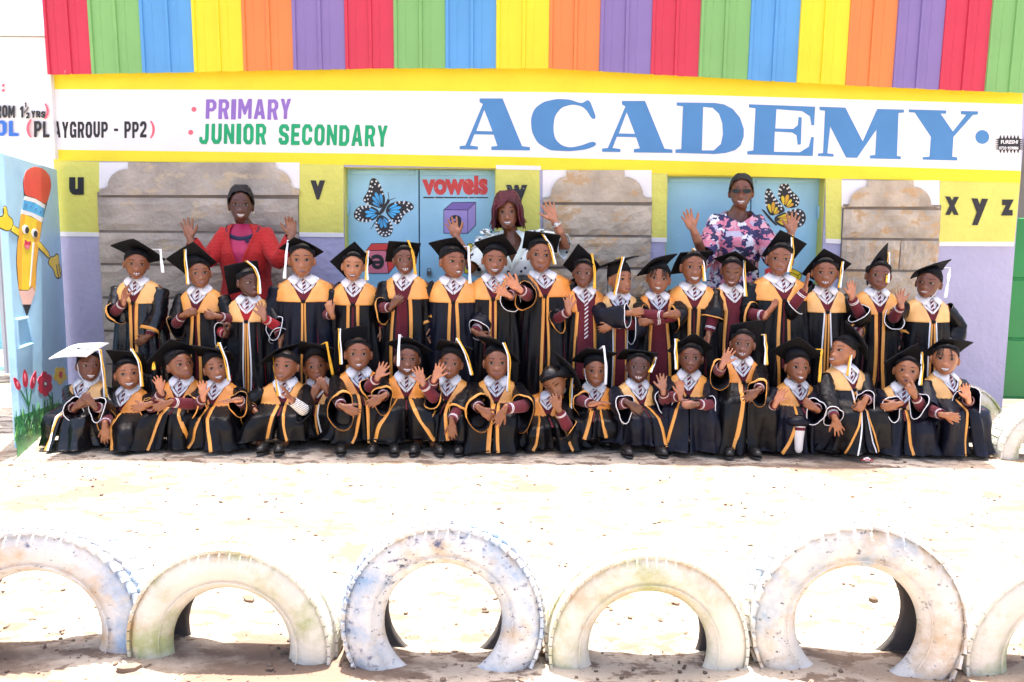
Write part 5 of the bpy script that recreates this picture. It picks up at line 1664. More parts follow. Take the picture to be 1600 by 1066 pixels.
    # legs, shoes
    if squat:
        hipz, knz = .15, lz - .045
        pe = ellipsoid((bxw + dkx * .4, Yb + .03, .19), (.095 * w, .075, .08), None, 14, 8)
        parts.append(pe); parts.append(tube([(bxw, Yb + .01, zs - .12), (bxw + dkx * .4, Yb + .03, .19)], [.07, .08], 12))
        ft = [(kxw - .075, Yb - .135), (kxw + .075, Yb - .13)]
        kn_ = [(kxw - .075, Yb - .165), (kxw + .075, Yb - .165)]
    else:
        parts.append(tube([(bxw, Yb + .012, zs - .2), (bxw, Yb + .012, zs - .34)], [.075, .085], 12))
        ft = [(bxw - .06, Yb), (bxw + .06, Yb)]; kn_ = [(bxw - .058, Yb - .01), (bxw + .058, Yb - .01)]; knz = .30
    tr_m = {'khaki': m_greytr, 'sock': m_sock}.get(legcol, m_trous)
    mbt = MB()
    for (fx, fy), (kx_, ky_) in zip(ft, kn_):
        hp_ = (bxw + dkx * .4 + (kx_ - kxw) * .8, Yb + .03, .17) if squat else (kx_, Yb + .012, zs - .36)
        an = (fx, fy + .03, .055)
        parts.append(tube([hp_, (kx_, ky_, knz), an, (fx, fy - .02, .035)], [.045, .036, .026, .024], 10))
        mbt.add(*tube(np.array([hp_, (kx_, ky_ + .005, knz), (fx, fy + .025, .075)]) - org, [.056, .050, .042], 12))
    mbt.build('trousers', tr_m, person)
    for i, (fx, fy) in enumerate(ft):
        if shoes and i < len(shoes): fq = at(shoes[i][0], shoes[i][1], Yf - .18); fx, fy = fq[0], Yf - .18
        v, f = ellipsoid((0, 0, 0), (.031, .068, .030), None, 16, 10)
        v[:, 2] = np.where(v[:, 2] < -.018, -.018, v[:, 2]); v[:, 2] *= np.interp(v[:, 1], [-.08, .0, .08], [.8, 1.0, 1.5])
        a_ = rs.uniform(-.3, .3)
        Mz = np.array(Matrix.Rotation(a_, 3, 'Z'))
        mb = MB(); mb.add(v @ Mz.T + np.array([fx, fy, .034]) - org, f)
        v2, f2 = ellipsoid((0, 0, 0), (.033, .071, .010), None, 16, 6)
        mb.add(v2 @ Mz.T + np.array([fx, fy, .010]) - org, f2)
        mb.build('shoe', m_shoe, person)
    if extra: extra(person, org, sf, dict(zs=zs, zy=zy, hz=hz, bxw=bxw, Yb=Yb, C=C, R=R, s=s, Yf=Yf, w=w))
    if braids:
        for k in range(7):
            x0 = rs.uniform(-.05, .045)
            P = [headpt(x0 * 17, .06, .004), headpt(x0 * 17.5, .035, .010), headpt(x0 * 18 + rs.uniform(-.1, .1), .012 + rs.uniform(-.012, .012), .012)]
            P = np.array([C + R @ (q * s) for q in P]); tt = np.linspace(0, 2, 9)
            P = np.stack([np.interp(tt, [0, 1, 2], P[:, i]) for i in range(3)], -1)
            mb = MB(); mb.add(*tube(P - org, .0028 + .0006 * np.sin(tt * 9), 6)); mb.build('braid', m_hair, person)
    body_object(person, parts, org, info)
    add_head(person, kw, C, R, s, look, mouth, eyeopen, org)
    if quad is not None: make_cap(person, org, C, R, s, Yf, quad, under, tassel, glare_top, cap_front, seed, strap, kw)
    return person
def knee_sock(p, org, sf, d):
    x = at(1254, 655, d['Yf'] - .2)[0]
    top = np.array([x, d['Yf'] - .150, .205]); bot = np.array([x - .005, d['Yf'] - .175, .05])
    P = np.array([top + (bot - top) * t for t in (0, .06, .10, .14, .18, .30, .6, 1.0)]) - org
    v, f = tube(P, [.034, .035, .035, .035, .034, .032, .026, .022], 14)
    ms = [0] * len(f)
    # maroon bands
    n = 14
    for i in range(len(ms)):
        ring = i // n
        if ring in (4, 6): ms[i] = 1
    mk = MB(); mk.add(*ellipsoid(top + np.array([-.004, .012, .004]) - org, (.074, .060, .036), None, 18, 10)); mk.build('gown_fold', m_gown[1], p)
    mb = MB(); mb.add(v, f, ms); mb.build('knee_sock', [m_sock, m_maroon], p)

# ================================================================== the children, back row from left to right
child((213.8, 413.3), (214.5, 437), [(175.3, 380.6), (225.6, 371.3), (258.8, 403.5), (208.5, 412.8)], True, ('w', [(250.5, 390), (252, 405), (254, 425)]),
      (193, 470, 80, 'r', 1, .25, 8, -.08, {}), (231, 526, 215, 'b', 1, .3, 5, -.04, {'pole': (.9, .3, -.4)}),
      'child at the left end of the back row clapping hands at the chest', 'B', yaw=4, roll=5, skin=1, mouth='gap', gown=2, gold=1, open_=.06, bx=214)
child((313, 427), (312, 450), [(265, 401.6), (311.7, 375.4), (332.9, 410.6), (287.9, 433.7)], True, ('gw', [(289, 387), (290, 410), (293.5, 443)]),
      (287.5, 492, 25, 'b', 1, .9, 5, -.10, {'frac': .1, 'elbow': (275, 507, -.02)}), (338, 494, 175, 'b', 1, .7, 6, -.10, {'frac': .15}),
      'child holding the gown clasp with both hands, cap tilted beside the red cardigan', 'B', yaw=8, roll=-5, skin=1, mouth='calm', gown=0, open_=.10, bx=312)
child((397, 442), (393, 464), [(353.5, 459.4), (356.3, 414.4), (404.7, 405), (401.9, 450)], True, ('gw', [(385, 408), (398, 418), (405, 436), (405, 458)]),
      (354, 520, 60, 'l', 1, 1.3, 4, -.06, {'trim': 'w'}), (412, 495, 100, 'p', -1, .12, 13, -.12, {'frac': .25, 'trim': 'w'}),
      'child in red sweater and cream-yoked gown looking sideways with one palm raised', 'B', yaw=24, roll=2, skin=4, mouth='calm', look=(.8, 0), gown=0, gold=1, trim='w', red=True, open_=.03, bx=388, cap_front=.063)
child((471.3, 406.7), (470.7, 434), [(434, 387), (468, 367.5), (508.4, 389.6), (474.4, 409)], True, ('w', [(450, 376), (447, 400), (444.5, 434)]),
      (439, 529, 268, 'l', 1, .5, 5, -.02, {'frac': .82, 'trim': 'w'}), None,
      'tall child with broad gold yoke standing straight right of the red cardigan', 'B', yaw=0, roll=1, skin=0, mouth='calm', gown=1, gold=0, open_=.03, bx=474, width=1.1, stripes=[(-.03, .014, 'g'), (.05, .012, 'g')])
child((551, 416), (551.6, 437.5), [(517.3, 407.8), (555.9, 374.6), (582, 409), (543, 441)], True, ('gw', [(575, 392), (573, 412), (573, 437)]),
      (518, 490, 108, 'b', 1, .75, 6, -.06, {'frac': .25}), None,
      'light-skinned child with curled raised fingers in front of the blue butterfly door', 'B', yaw=-2, roll=2, skin=3, mouth='smile', gown=0, open_=.16, bx=553)
child((632.5, 406), (633, 430), [(599.4, 406), (610.6, 372.7), (659.4, 378.8), (648, 411)], True, ('g', [(637.5, 376), (645, 395), (649, 427)]),
      (613, 478, 55, 'b', 1, .7, 10, -.10, {'frac': .25}), None,
      'grinning child with a gap in the teeth in front of the red painted cube', 'B', yaw=2, roll=-3, skin=2, mouth='gap', gown=0, open_=.22, bx=633, stripes=[(-.14, .022, 'g'), (.14, .022, 'g')])
child((714.8, 409), (711.6, 435), [(673.5, 377), (718, 368), (734, 403), (689, 411)], True, ('w', [(731.5, 385), (733, 410), (734.5, 442)]),
      None, (745, 520, 325, 'b', -1, .35, 12, -.06, {'frac': .78, 'trim': 'w'}),
      'child with mouth open looking right below the violet painted cube', 'B', yaw=22, pitch=2, roll=2, skin=1, mouth='talk', look=(.5, 0), gown=1, gold=0, trim='g', open_=.05, bx=709, cap_front=.06)
child((774, 407), (772.6, 431), [(740.7, 377), (786, 364), (809, 394.6), (763.7, 408)], True, None,
      None, (792, 460, 150, 'p', 1, .15, 14, -.26, {'trim': 'w', 'frac': .3, 'pole': (.6, .1, -1)}),
      'smiling child whose hand reaches out below the dotted white blouse', 'B', yaw=4, roll=3, skin=1, mouth='grin', gown=0, open_=.10, bx=771, stripes=[(-.06, .016, 'g'), (.05, .016, 'g')])
child((845.7, 399), (846.6, 427), [(815.6, 385.6), (819.4, 358.4), (876, 366), (872, 392)], True, ('gw', [(846, 363), (860, 384), (867, 412)]),
      (809, 450, 140, 'p', 1, .25, 12, -.30, {'frac': .35, 'elbow': (826, 462, -.16)}), None,
      'tallest child of the back row, arm stretched forward, long black gown below the watch arm', 'B', yaw=2, roll=3, skin=1, mouth='calm', gown=0, gold=2, open_=.05, bx=853, stripes=[(-.05, .02, 'g'), (.10, .016, 'g')])
child((910.8, 427), (911.3, 449), [(879.4, 418.5), (902, 383.4), (940.4, 410), (918, 445)], True, ('g', [(924.5, 397), (929, 420), (929, 450)]),
      (888.5, 484, 95, 'p', 1, .10, 14, -.10, {'frac': .22}), None,
      'serious child with a long striped tie and open gown beside the tallest child', 'B', yaw=-6, roll=2, skin=2, mouth='closed', look=(-.7, 0), gown=0, gold=2, open_=.34, bx=913, long_tie=True, bow=False)
child((979, 436.6), (975, 456), [(931, 417), (958, 404.5), (996.5, 399), (966, 411.5)], True, ('gw', [(973.5, 402), (968, 425), (961, 460)]),
      (984, 489, 12, 'b', 1, .5, 4, -.13, {'frac': .92, 'elbow': (938, 494, -.03), 'trim': 'w', 'knit': False, 'cuff': .05}), (957, 508, 205, 'b', 1, .4, 6, -.09, {'frac': .35, 'elbow': (1000, 508, -.02), 'trim': 'w', 'cuff': .085}),
      'child with crossed arms in a navy gown looking to the right', 'B', yaw=34, roll=0, skin=0, mouth='soft', look=(.7, 0), gown=1, gold=1, trim='w', open_=.20, bx=968, bow=False, cap_front=.057)
child((1029.8, 436), (1028, 457), [(996, 427), (1017.6, 399), (1055, 397.8), (1033.5, 425.5)], True, None,
      (1042, 492, 10, 'b', 1, .6, 4, -.13, {'frac': .1, 'elbow': (1004, 492, -.03)}), (1016, 503, 180, 'b', -1, .6, 4, -.09, {'frac': .2, 'elbow': (1062, 492, -.04)}),
      'girl with braids over her forehead folding her maroon sleeves', 'B', yaw=2, roll=6, skin=1, mouth='talk', gown=0, gold=2, open_=.30, bx=1029, braids=True, bow=False)
child((1086.6, 418), (1087, 445), [(1049.5, 428), (1056.6, 391.6), (1108.6, 387.8), (1103, 424)], True, ('gw', [(1083, 388.5), (1098, 408), (1101, 438)]),
      None, (1108, 521, 262, 'l', 1, .5, 5, -.03, {'frac': .30, 'elbow': (1116, 488, 0)}),
      'laughing child whose maroon sleeve hangs down from a gold-trimmed gown', 'B', yaw=8, roll=2, skin=1, mouth='grin', gown=0, gold=0, open_=.08, bx=1086)
child((1144, 426.5), (1144.4, 448), [(1121, 402), (1144.4, 387.5), (1181, 418), (1157, 432)], True, ('wg', [(1163, 404.5), (1163, 430), (1165, 462)]),
      None, None,
      'child looking down with closed eyes in front of the patterned dress', 'B', yaw=0, pitch=-10, roll=2, skin=2, mouth='smile', eyeopen=.2, gown=0, open_=.30, bx=1144, bow=False)
child((1219.8, 405), (1219.5, 432), [(1190.4, 398), (1213, 356.6), (1257.5, 379.6), (1235, 421)], True, ('wg', [(1237, 368), (1239, 395), (1233, 424)]),
      (1198.5, 491, 55, 'l', 1, .3, 8, -.10, {'frac': .35}), None,
      'broad tall child between the patterned dress and the butterfly, hand before the chest', 'B', yaw=2, roll=4, skin=1, mouth='calm', gown=0, open_=.10, bx=1220, width=1.14, kw=1.06)
child((1290.5, 426.3), (1290.7, 451), [(1254.6, 426), (1279, 386.6), (1325.9, 411.5), (1303, 449)], True, ('gw', [(1317, 407), (1315, 425), (1312, 449)]),
      (1258, 452, 85, 'r', 1, .15, 8, -.04, {'frac': .3, 'trim': 'w'}), (1331, 463, 98, 'p', -1, .12, 10, -.06, {'frac': .3, 'trim': 'w'}),
      'child with two big front teeth raising both hands', 'B', yaw=2, roll=1, skin=1, mouth='gap', gown=0, gold=1, trim='w', open_=.03, bx=1290)
child((1376.6, 430.5), (1374, 447), [(1341, 418.8), (1377.3, 378.5), (1396, 406), (1360, 446)], True, ('gw', [(1389, 394.5), (1388, 415), (1386.5, 441)]),
      (1344, 522, 255, 'l', 1, .5, 5, -.04, {'frac': .8}), None,
      'child in a shiny gold-yoked gown, arms down, in front of the right stone pillar', 'B', yaw=10, roll=2, skin=2, mouth='soft', gown=0, gold=0, open_=.05, bx=1372)
child((1447, 442), (1447.5, 464), [(1423, 417.5), (1472, 404), (1483, 419), (1434, 434)], True, ('w', [(1484, 419), (1481, 440), (1477, 464)]),
      (1408, 475, 104, 'p', 1, .12, 14, -.12, {'frac': .22, 'trim': 'w', 'sag': .06}), None,
      'child at the right end of the back row waving against the lavender wall', 'B', yaw=-14, roll=5, skin=2, mouth='smile', look=(-.6, -.4), gown=0, gold=1, trim='w', open_=.03, bx=1450, strap=True)

# ------------------------------------------------------------------ front row from left to right
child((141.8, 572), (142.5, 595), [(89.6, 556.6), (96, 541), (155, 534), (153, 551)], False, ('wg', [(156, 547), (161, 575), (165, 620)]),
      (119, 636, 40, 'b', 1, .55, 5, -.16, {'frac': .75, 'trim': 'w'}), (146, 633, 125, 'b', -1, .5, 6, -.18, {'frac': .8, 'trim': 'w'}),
      'crouching child under a glare-painted cap at the left end clapping hands', 'F', yaw=8, roll=4, skin=2, mouth='grin', look=(.5, 0), gown=2, gold=1, trim='w', open_=.12, bx=134, kx=128, strap=True, glare_top=True, stripes=[(-.15, .014, 'w'), (-.08, .014, 'g')])  # black cap whose sunlit top is coloured white
child((200.7, 584.7), (202.5, 607), [(173.5, 580), (175.4, 542.5), (232.6, 548), (231, 585)], True, ('wg', [(205.5, 545.5), (218, 565), (222, 603)]),
      (164, 667, 272, 'b', 1, .2, 9, -.22, {'frac': .25}), (229, 633, 200, 'b', 1, .35, 8, -.20, {'frac': .6}),
      'grinning crouching child with one bare hand hanging to the ground beside the glare-painted cap', 'F', yaw=2, roll=-3, skin=0, mouth='grin', gown=0, gold=2, open_=.08, bx=200, kx=205)
child((288.8, 568.8), (288, 589), [(234, 561), (276.6, 524), (303, 545), (260, 582)], True, ('g', [(241, 564), (240, 570), (240, 577)]),
      (252, 611, 102, 'p', 1, .25, 12, -.16, {'frac': .15}), (262, 630, 205, 'b', 1, .3, 6, -.26, {'frac': .15, 'elbow': (303, 632, -.08)}),
      'crouching child turning away to the right with palm raised and maroon arm laid across', 'F', yaw=24, roll=-8, skin=1, mouth='closed', look=(.6, 0), gown=0, gold=2, open_=.08, bx=284, kx=270, stripes=[(-.25, .024, 'g'), (.25, .024, 'g')])
child((338.3, 574.5), (341.8, 596), [(300, 558), (309.4, 532), (368.5, 541), (359, 567.5)], True, ('gw', [(342, 536), (352, 560), (358, 594)]),
      (317.5, 619, 90, 'p', 1, .15, 11, -.16, {'frac': .2, 'sag': .08}), (369, 625, 183, 'd', 1, .15, 10, -.20, {'frac': .75}),
      'smiling crouching child tilting the head, one palm up and the other arm level', 'F', yaw=6, roll=-10, skin=0, mouth='grin', gown=0, gold=2, open_=.06, bx=340, kx=345)
child((439.7, 572), (444, 597), [(401, 568), (438, 541), (468, 536), (431, 563)], True, ('gw', [(428, 555), (430, 580), (436, 618)]),
      None, (455, 624, 118, 'l', 1, .2, 6, -.20, {'frac': .1, 'trim': '', 'elbow': (476, 642, -.12), 'mat2': True}),
      'crouching child with hand under chin, striped sleeve and tassel across the face', 'F', yaw=-20, roll=3, skin=1, mouth='calm', look=(-.3, .3), gown=0, gold=0, open_=.10, bx=442, kx=430, hem=.06, shoes=[(411, 688), (436, 684)], cap_front=.057)
child((494, 573), (498, 592), [(464.4, 547.5), (479.4, 524), (522.5, 542), (507, 566)], True, ('g', [(510, 535), (515, 560), (519.5, 585)]),
      (490, 620, 75, 'b', 1, .8, 5, -.12, {'frac': .5, 'trim': ''}), (510, 609, 118, 'b', -1, .6, 6, -.13, {'frac': .6, 'trim': ''}),
      'small girl peeking out between crouching children with her fist at her chin', 'F', yaw=4, roll=-8, skin=1, mouth='soft', gown=0, gold=1, trim='w', open_=.05, bx=497, Y=5.20, hem=.06, cap_front=.076)
child((560.4, 554), (559.7, 581), [(521.6, 574.4), (528, 513.4), (569.4, 507), (563, 568)], True, ('gw', [(530, 514), (531, 540), (533, 568)]),
      (537, 636, 335, 'b', -1, .45, 6, -.24, {'frac': .70, 'sag': .09, 'cuff': .085}), (596, 621, 212, 'b', 1, .4, 7, -.22, {'frac': .7}),
      'crouching child with big ears, both hands on the knees, cap standing upright behind', 'F', yaw=2, roll=1, skin=1, mouth='talk', gown=0, gold=2, open_=.10, bx=558, kx=565, hem=.05, shoes=[(533, 693), (583, 690)], kw=1.03)
child((637, 562), (636, 588), [(603, 534), (641.6, 519), (678, 547), (639, 562)], True, ('w', [(624, 523.5), (623, 545), (622, 571)]),
      (591, 588, 62, 'p', 1, .10, 12, -.16, {'frac': .12, 'elbow': (576, 606, -.06), 'hy': -.2}), (660, 597, 108, 'p', -1, .15, 12, -.18, {'frac': .12, 'elbow': (680, 624, -.10)}),
      'cheering crouching child waving both hands, one beside each cheek', 'F', yaw=2, roll=4, skin=2, mouth='grin', gown=0, gold=2, open_=.10, bx=634, kx=634, hem=.07, shoes=[(616, 690), (648, 689)], stripes=[(-.42, .026, 'g'), (.16, .024, 'g')])
child((703.3, 568.6), (706, 593), [(678.7, 544.6), (691, 521), (740, 539.6), (728, 563)], True, ('wg', [(714.5, 529), (728, 552), (737, 585)]),
      (680, 590, 66, 'p', 1, .08, 13, -.18, {'frac': .22}), (706, 661, 275, 'b', 1, .2, 8, -.22, {'frac': .35, 'elbow': (718, 636, -.08)}),
      'crouching child hiding one eye behind a raised hand, other hand hanging low', 'F', yaw=-4, roll=7, skin=1, mouth='calm', gown=0, gold=0, open_=.06, bx=703, kx=698, hem=.08, shoes=[(686, 689), (717, 695)])
child((776.4, 568), (777, 595), [(745, 523), (778, 524), (815.6, 564), (783, 563)], True, ('wg', [(787, 536), (796, 558), (794, 611)]),
      (752, 640, 322, 'b', -1, .5, 6, -.26, {'frac': .66, 'sag': .08, 'cuff': .09}), (787, 642, 238, 'b', -1, .3, 8, -.28, {'frac': .18, 'elbow': (822, 634, -.10), 'sag': .08, 'cuff': .09}),
      'calm child crouching in wide sleeves with crossed hands, in the middle of the front row', 'F', yaw=0, roll=1, skin=1, mouth='closed', gown=0, gold=0, open_=.07, bx=776, kx=770, cap_front=.076, stripes=[(-.08, .026, 'g'), (.12, .02, 'g')])
child((863, 606), (857.5, 624), [(867.8, 546.6), (893, 568), (915.7, 615), (889, 594)], True, ('gw', [(894, 585), (892, 620), (891, 658)]),
      None, (873, 640, 118, 'b', 1, .25, 9, -.20, {'frac': .12, 'elbow': (887, 668, -.16), 'sag': .07}),
      'crouching child bowing and covering the face with one hand', 'F', yaw=-18, pitch=-28, roll=-26, skin=0, mouth='closed', eyeopen=.2, gown=0, gold=2, open_=.10, bx=852, kx=858, zdrop=-.02, cap_front=.057, stripes=[(-.35, .026, 'g'), (.25, .024, 'g')])
child((932, 580.7), (931.6, 604), [(892, 564.4), (913.8, 536), (965.4, 546.6), (943, 575)], True, ('w', [(943, 541), (947, 570), (946, 600)]),
      (928, 631, 12, 'd', 1, .3, 12, -.20, {'frac': .15, 'elbow': (906, 625, -.04)}), None,
      'crouching child with a white chin strap and one hand reaching sideways', 'F', yaw=6, roll=2, skin=1, mouth='calm', gown=0, gold=2, open_=.05, bx=930, kx=926, strap=True, Y=5.14, hem=.08, stripes=[(-.1, .022, 'g'), (.3, .022, 'g')])
child((998.7, 574.5), (998, 600), [(965.4, 560.6), (970, 540), (1027, 546.6), (1022, 567)], True, ('gw', [(1024.5, 559), (1021, 570), (1016, 581)]),
      (984, 631, 330, 'b', 1, .45, 6, -.24, {'frac': .55, 'trim': 'w', 'sag': .06}), (1036, 609, 98, 'p', -1, .08, 12, -.16, {'frac': .2, 'trim': 'w'}),
      'gap-toothed crouching child in white-piped navy gown holding up one open palm', 'F', yaw=2, roll=3, skin=4, mouth='gap', gown=1, gold=1, open_=.05, bx=994, kx=1000, hem=.05, shoes=[(980, 703), (1034, 697)], legcol='khaki', stripes=[(.16, .02, 'g')])
child((1079.5, 560), (1079.3, 581), [(1041.6, 545), (1079.3, 513.3), (1116, 541.8), (1078, 573)], True, ('wg', [(1056, 530), (1056, 550), (1057, 576)]),
      (1063, 617, 95, 'p', -1, .3, 8, -.18, {'frac': .3, 'trim': ''}), (1086, 632, 185, 'b', 1, 1.0, 4, -.22, {'frac': .15, 'trim': 'w', 'elbow': (1112, 634, -.10)}),
      'frowning crouching child with a raised palm and a fist held before the chest', 'F', yaw=0, roll=2, skin=2, mouth='ooh', gown=1, gold=0, open_=.06, bx=1078, kx=1082, hem=.02, stripes=[(-.25, .02, 'g')])
child((1160.7, 538), (1160, 563), [(1135, 556), (1133, 504), (1191.5, 496.5), (1190, 549)], True, ('wg', [(1195, 523), (1197, 545), (1197, 569)]),
      (1130, 568, 68, 'p', 1, .06, 13, -.22, {'frac': .25, 'sag': .09}), (1183, 611, 222, 'b', 1, .35, 9, -.22, {'frac': .65}),
      'kneeling child stretching a palm to the camera, taller than the crouching neighbours', 'F', yaw=0, roll=2, skin=2, mouth='gap', gown=0, gold=2, open_=.04, bx=1158, kx=1158, lapz=.33, shoes=[(1140, 704), (1180, 706)], stripes=[(-.10, .026, 'g')])
child((1251.5, 575), (1249, 600), [(1206, 547.5), (1237.5, 520), (1281, 549.6), (1250, 577)], True, ('g', [(1284, 546), (1282, 570), (1280, 596)]),
      (1213, 629, 68, 'p', 1, .15, 10, -.16, {'frac': .3, 'trim': ''}), (1273, 638, 150, 'b', 1, 1.1, 3, -.22, {'frac': .75, 'trim': 'w'}),
      'crouching child with a white knee sock showing and tassel hanging at the cap corner', 'F', yaw=14, roll=4, skin=1, mouth='talk', look=(.3, -.3), gown=1, gold=0, open_=.12, bx=1246, kx=1248, stripes=[(-.28, .02, 'g')],
      extra=lambda p, org, sf, d: knee_sock(p, org, sf, d))
child((1304.6, 546.5), (1307.7, 571), [(1319, 500), (1337, 527), (1361.4, 562), (1343, 535)], True, ('gw', [(1333, 519.5), (1330, 550), (1325.5, 586)]),
      (1305, 655, 290, 'b', 1, .1, 15, -.24, {'frac': .75, 'trim': 'w'}), (1350, 628, 238, 'b', 1, 1.1, 4, -.18, {'frac': .5, 'trim': 'w', 'sag': .10}),
      'crouching girl looking up to the left in profile, hand spread on her knee', 'F', yaw=-40, pitch=10, roll=-4, skin=0, mouth='smile', look=(-.9, .3), gown=0, gold=1, trim='w', open_=.04, bx=1318, kx=1318, cap_front=.06, hem=.03)
child((1418, 579.8), (1415, 602), [(1371.7, 562.6), (1422, 530), (1452, 570), (1401.7, 602)], True, ('wg', [(1440, 551), (1441, 575), (1438, 601)]),
      (1402, 632, 195, 'b', 1, .5, 5, -.18, {'frac': .7, 'trim': 'w'}), (1428, 617, 122, 'b', 1, .6, 4, -.17, {'frac': .55, 'trim': 'w', 'point': True, 'sag': .07}),
      'crouching child pressing a forefinger to the lips', 'F', yaw=0, roll=7, skin=0, mouth='ooh', gown=1, gold=1, open_=.06, bx=1412, kx=1408, stripes=[(.05, .018, 'g')])
child((1478.4, 561.4), (1477, 587), [(1447, 554.4), (1459.4, 522.4), (1513, 531.7), (1500, 563)], True, None,
      (1477, 649, 350, 'b', 1, .4, 8, -.24, {'frac': .2, 'trim': '', 'elbow': (1452, 641, -.08)}), (1512, 622, 112, 'p', -1, .2, 10, -.16, {'frac': .4, 'trim': 'w', 'sag': .10, 'cuff': .09}),
      'smiling girl with loose braids and raised sleeve at the right end beside the white tyre', 'F', yaw=2, roll=2, skin=0, mouth='grin', gown=1, gold=1, open_=.08, bx=1478, kx=1480, braids=True, stripes=[(-.05, .016, 'g')])


# ================================================================== the three teachers
m_card = cloth('red_cardigan_knit', (0.50, 0.016, 0.014), 0.85, 0.8, 70, sheen=.1)
stripe(m_card, (0.30, 0.006, 0.008), 34, .55, .95)
m_mag = cloth('magenta_dress', (0.40, 0.012, 0.075), 0.6, 0.3, 30)
m_navy = cloth('navy_collar', (0.015, 0.015, 0.06), 0.7, 0.2, 40)
m_blouse = cloth('mint_white_blouse', (0.74, 0.80, 0.76), 0.7, 0.3, 24, var=.03)
m_collarw = cloth('mint_collar', (0.70, 0.78, 0.70), 0.7, 0.2, 24, var=.03)
m_belt = cloth('pale_green_belt', (0.55, 0.65, 0.52), 0.5, 0.2, 40, var=.04)
def cells(m, colr, scale, lo, hi, dist='EUCLIDEAN', feat='F1', rnd=1.0, stretch=(1, 1, 1)):
    nt, b, r = nodes_of(m)
    src = b.inputs['Base Color'].links[0].from_socket
    tc = nt.nodes.new('ShaderNodeTexCoord'); mp = nt.nodes.new('ShaderNodeMapping'); mp.inputs['Scale'].default_value = stretch
    v = nt.nodes.new('ShaderNodeTexVoronoi'); v.inputs['Scale'].default_value = scale; v.distance = dist; v.inputs['Randomness'].default_value = rnd
    rr = nt.nodes.new('ShaderNodeValToRGB'); rr.color_ramp.elements[0].position = lo; rr.color_ramp.elements[1].position = hi
    rr.color_ramp.elements[0].color = (1, 1, 1, 1); rr.color_ramp.elements[1].color = (0, 0, 0, 1)
    mx = nt.nodes.new('ShaderNodeMix'); mx.data_type = 'RGBA'; mx.inputs[7].default_value = (*colr, 1)
    nt.links.new(tc.outputs['Object'], mp.inputs[0]); nt.links.new(mp.outputs[0], v.inputs['Vector']); nt.links.new(v.outputs['Distance'], rr.inputs[0])
    nt.links.new(rr.outputs[0], mx.inputs[0]); nt.links.new(src, mx.inputs[6]); nt.links.new(mx.outputs[2], b.inputs['Base Color'])
    return m
cells(m_blouse, (0.02, 0.02, 0.05), 20, .27, .30)
m_dress = cloth('printed_dress', (0.62, 0.20, 0.27), 0.7, 0.3, 30, var=.2)
def blocks(m, cols, scale, stretch):
    nt, b, r = nodes_of(m)
    tc = nt.nodes.new('ShaderNodeTexCoord'); mp = nt.nodes.new('ShaderNodeMapping'); mp.inputs['Scale'].default_value = stretch
    ns = nt.nodes.new('ShaderNodeTexNoise'); ns.inputs['Scale'].default_value = 18
    ad = nt.nodes.new('ShaderNodeMix'); ad.data_type = 'RGBA'; ad.blend_type = 'LINEAR_LIGHT'; ad.inputs[0].default_value = .06
    v = nt.nodes.new('ShaderNodeTexVoronoi'); v.inputs['Scale'].default_value = scale; v.distance = 'CHEBYCHEV'
    rr = nt.nodes.new('ShaderNodeValToRGB'); rr.color_ramp.interpolation = 'CONSTANT'
    sp = nt.nodes.new('ShaderNodeSeparateColor')
    e = rr.color_ramp.elements
    while len(e) < len(cols): e.new(.5)
    for i, c in enumerate(cols): e[i].position = i / len(cols); e[i].color = (*c, 1)
    nt.links.new(tc.outputs['Object'], mp.inputs[0]); nt.links.new(mp.outputs[0], ns.inputs['Vector']); nt.links.new(mp.outputs[0], ad.inputs[6]); nt.links.new(ns.outputs['Color'], ad.inputs[7])
    nt.links.new(ad.outputs[2], v.inputs['Vector']); nt.links.new(v.outputs['Color'], sp.inputs[0]); nt.links.new(sp.outputs[0], rr.inputs[0])
    nt.links.new(rr.outputs[0], b.inputs['Base Color'])
blocks(m_dress, [(0.62, 0.20, 0.28), (0.025, 0.022, 0.09), (0.72, 0.72, 0.78), (0.60, 0.18, 0.26), (0.03, 0.025, 0.10), (0.45, 0.42, 0.55), (0.70, 0.34, 0.40), (0.02, 0.02, 0.06)], 21, (1, 1, 1.3))
m_wig = cloth('burgundy_hair', (0.10, 0.006, 0.014), 0.4, 0.9, 150, var=.5)
m_lens = mat('dark_lens', (0.004, 0.010, 0.012), 0.22, 0.05, 5, 0)
m_frame = mat('black_frame', (0.01, 0.01, 0.01), 0.3, 0.05, 5, 0)
m_watch = mat('steel_watch', (0.6, 0.6, 0.6), 0.3, 0.1, 20, 0, metallic=.8)
m_gem = mat('earring', (0.7, 0.65, 0.5), 0.3, 0.1, 20, 0, metallic=.5)

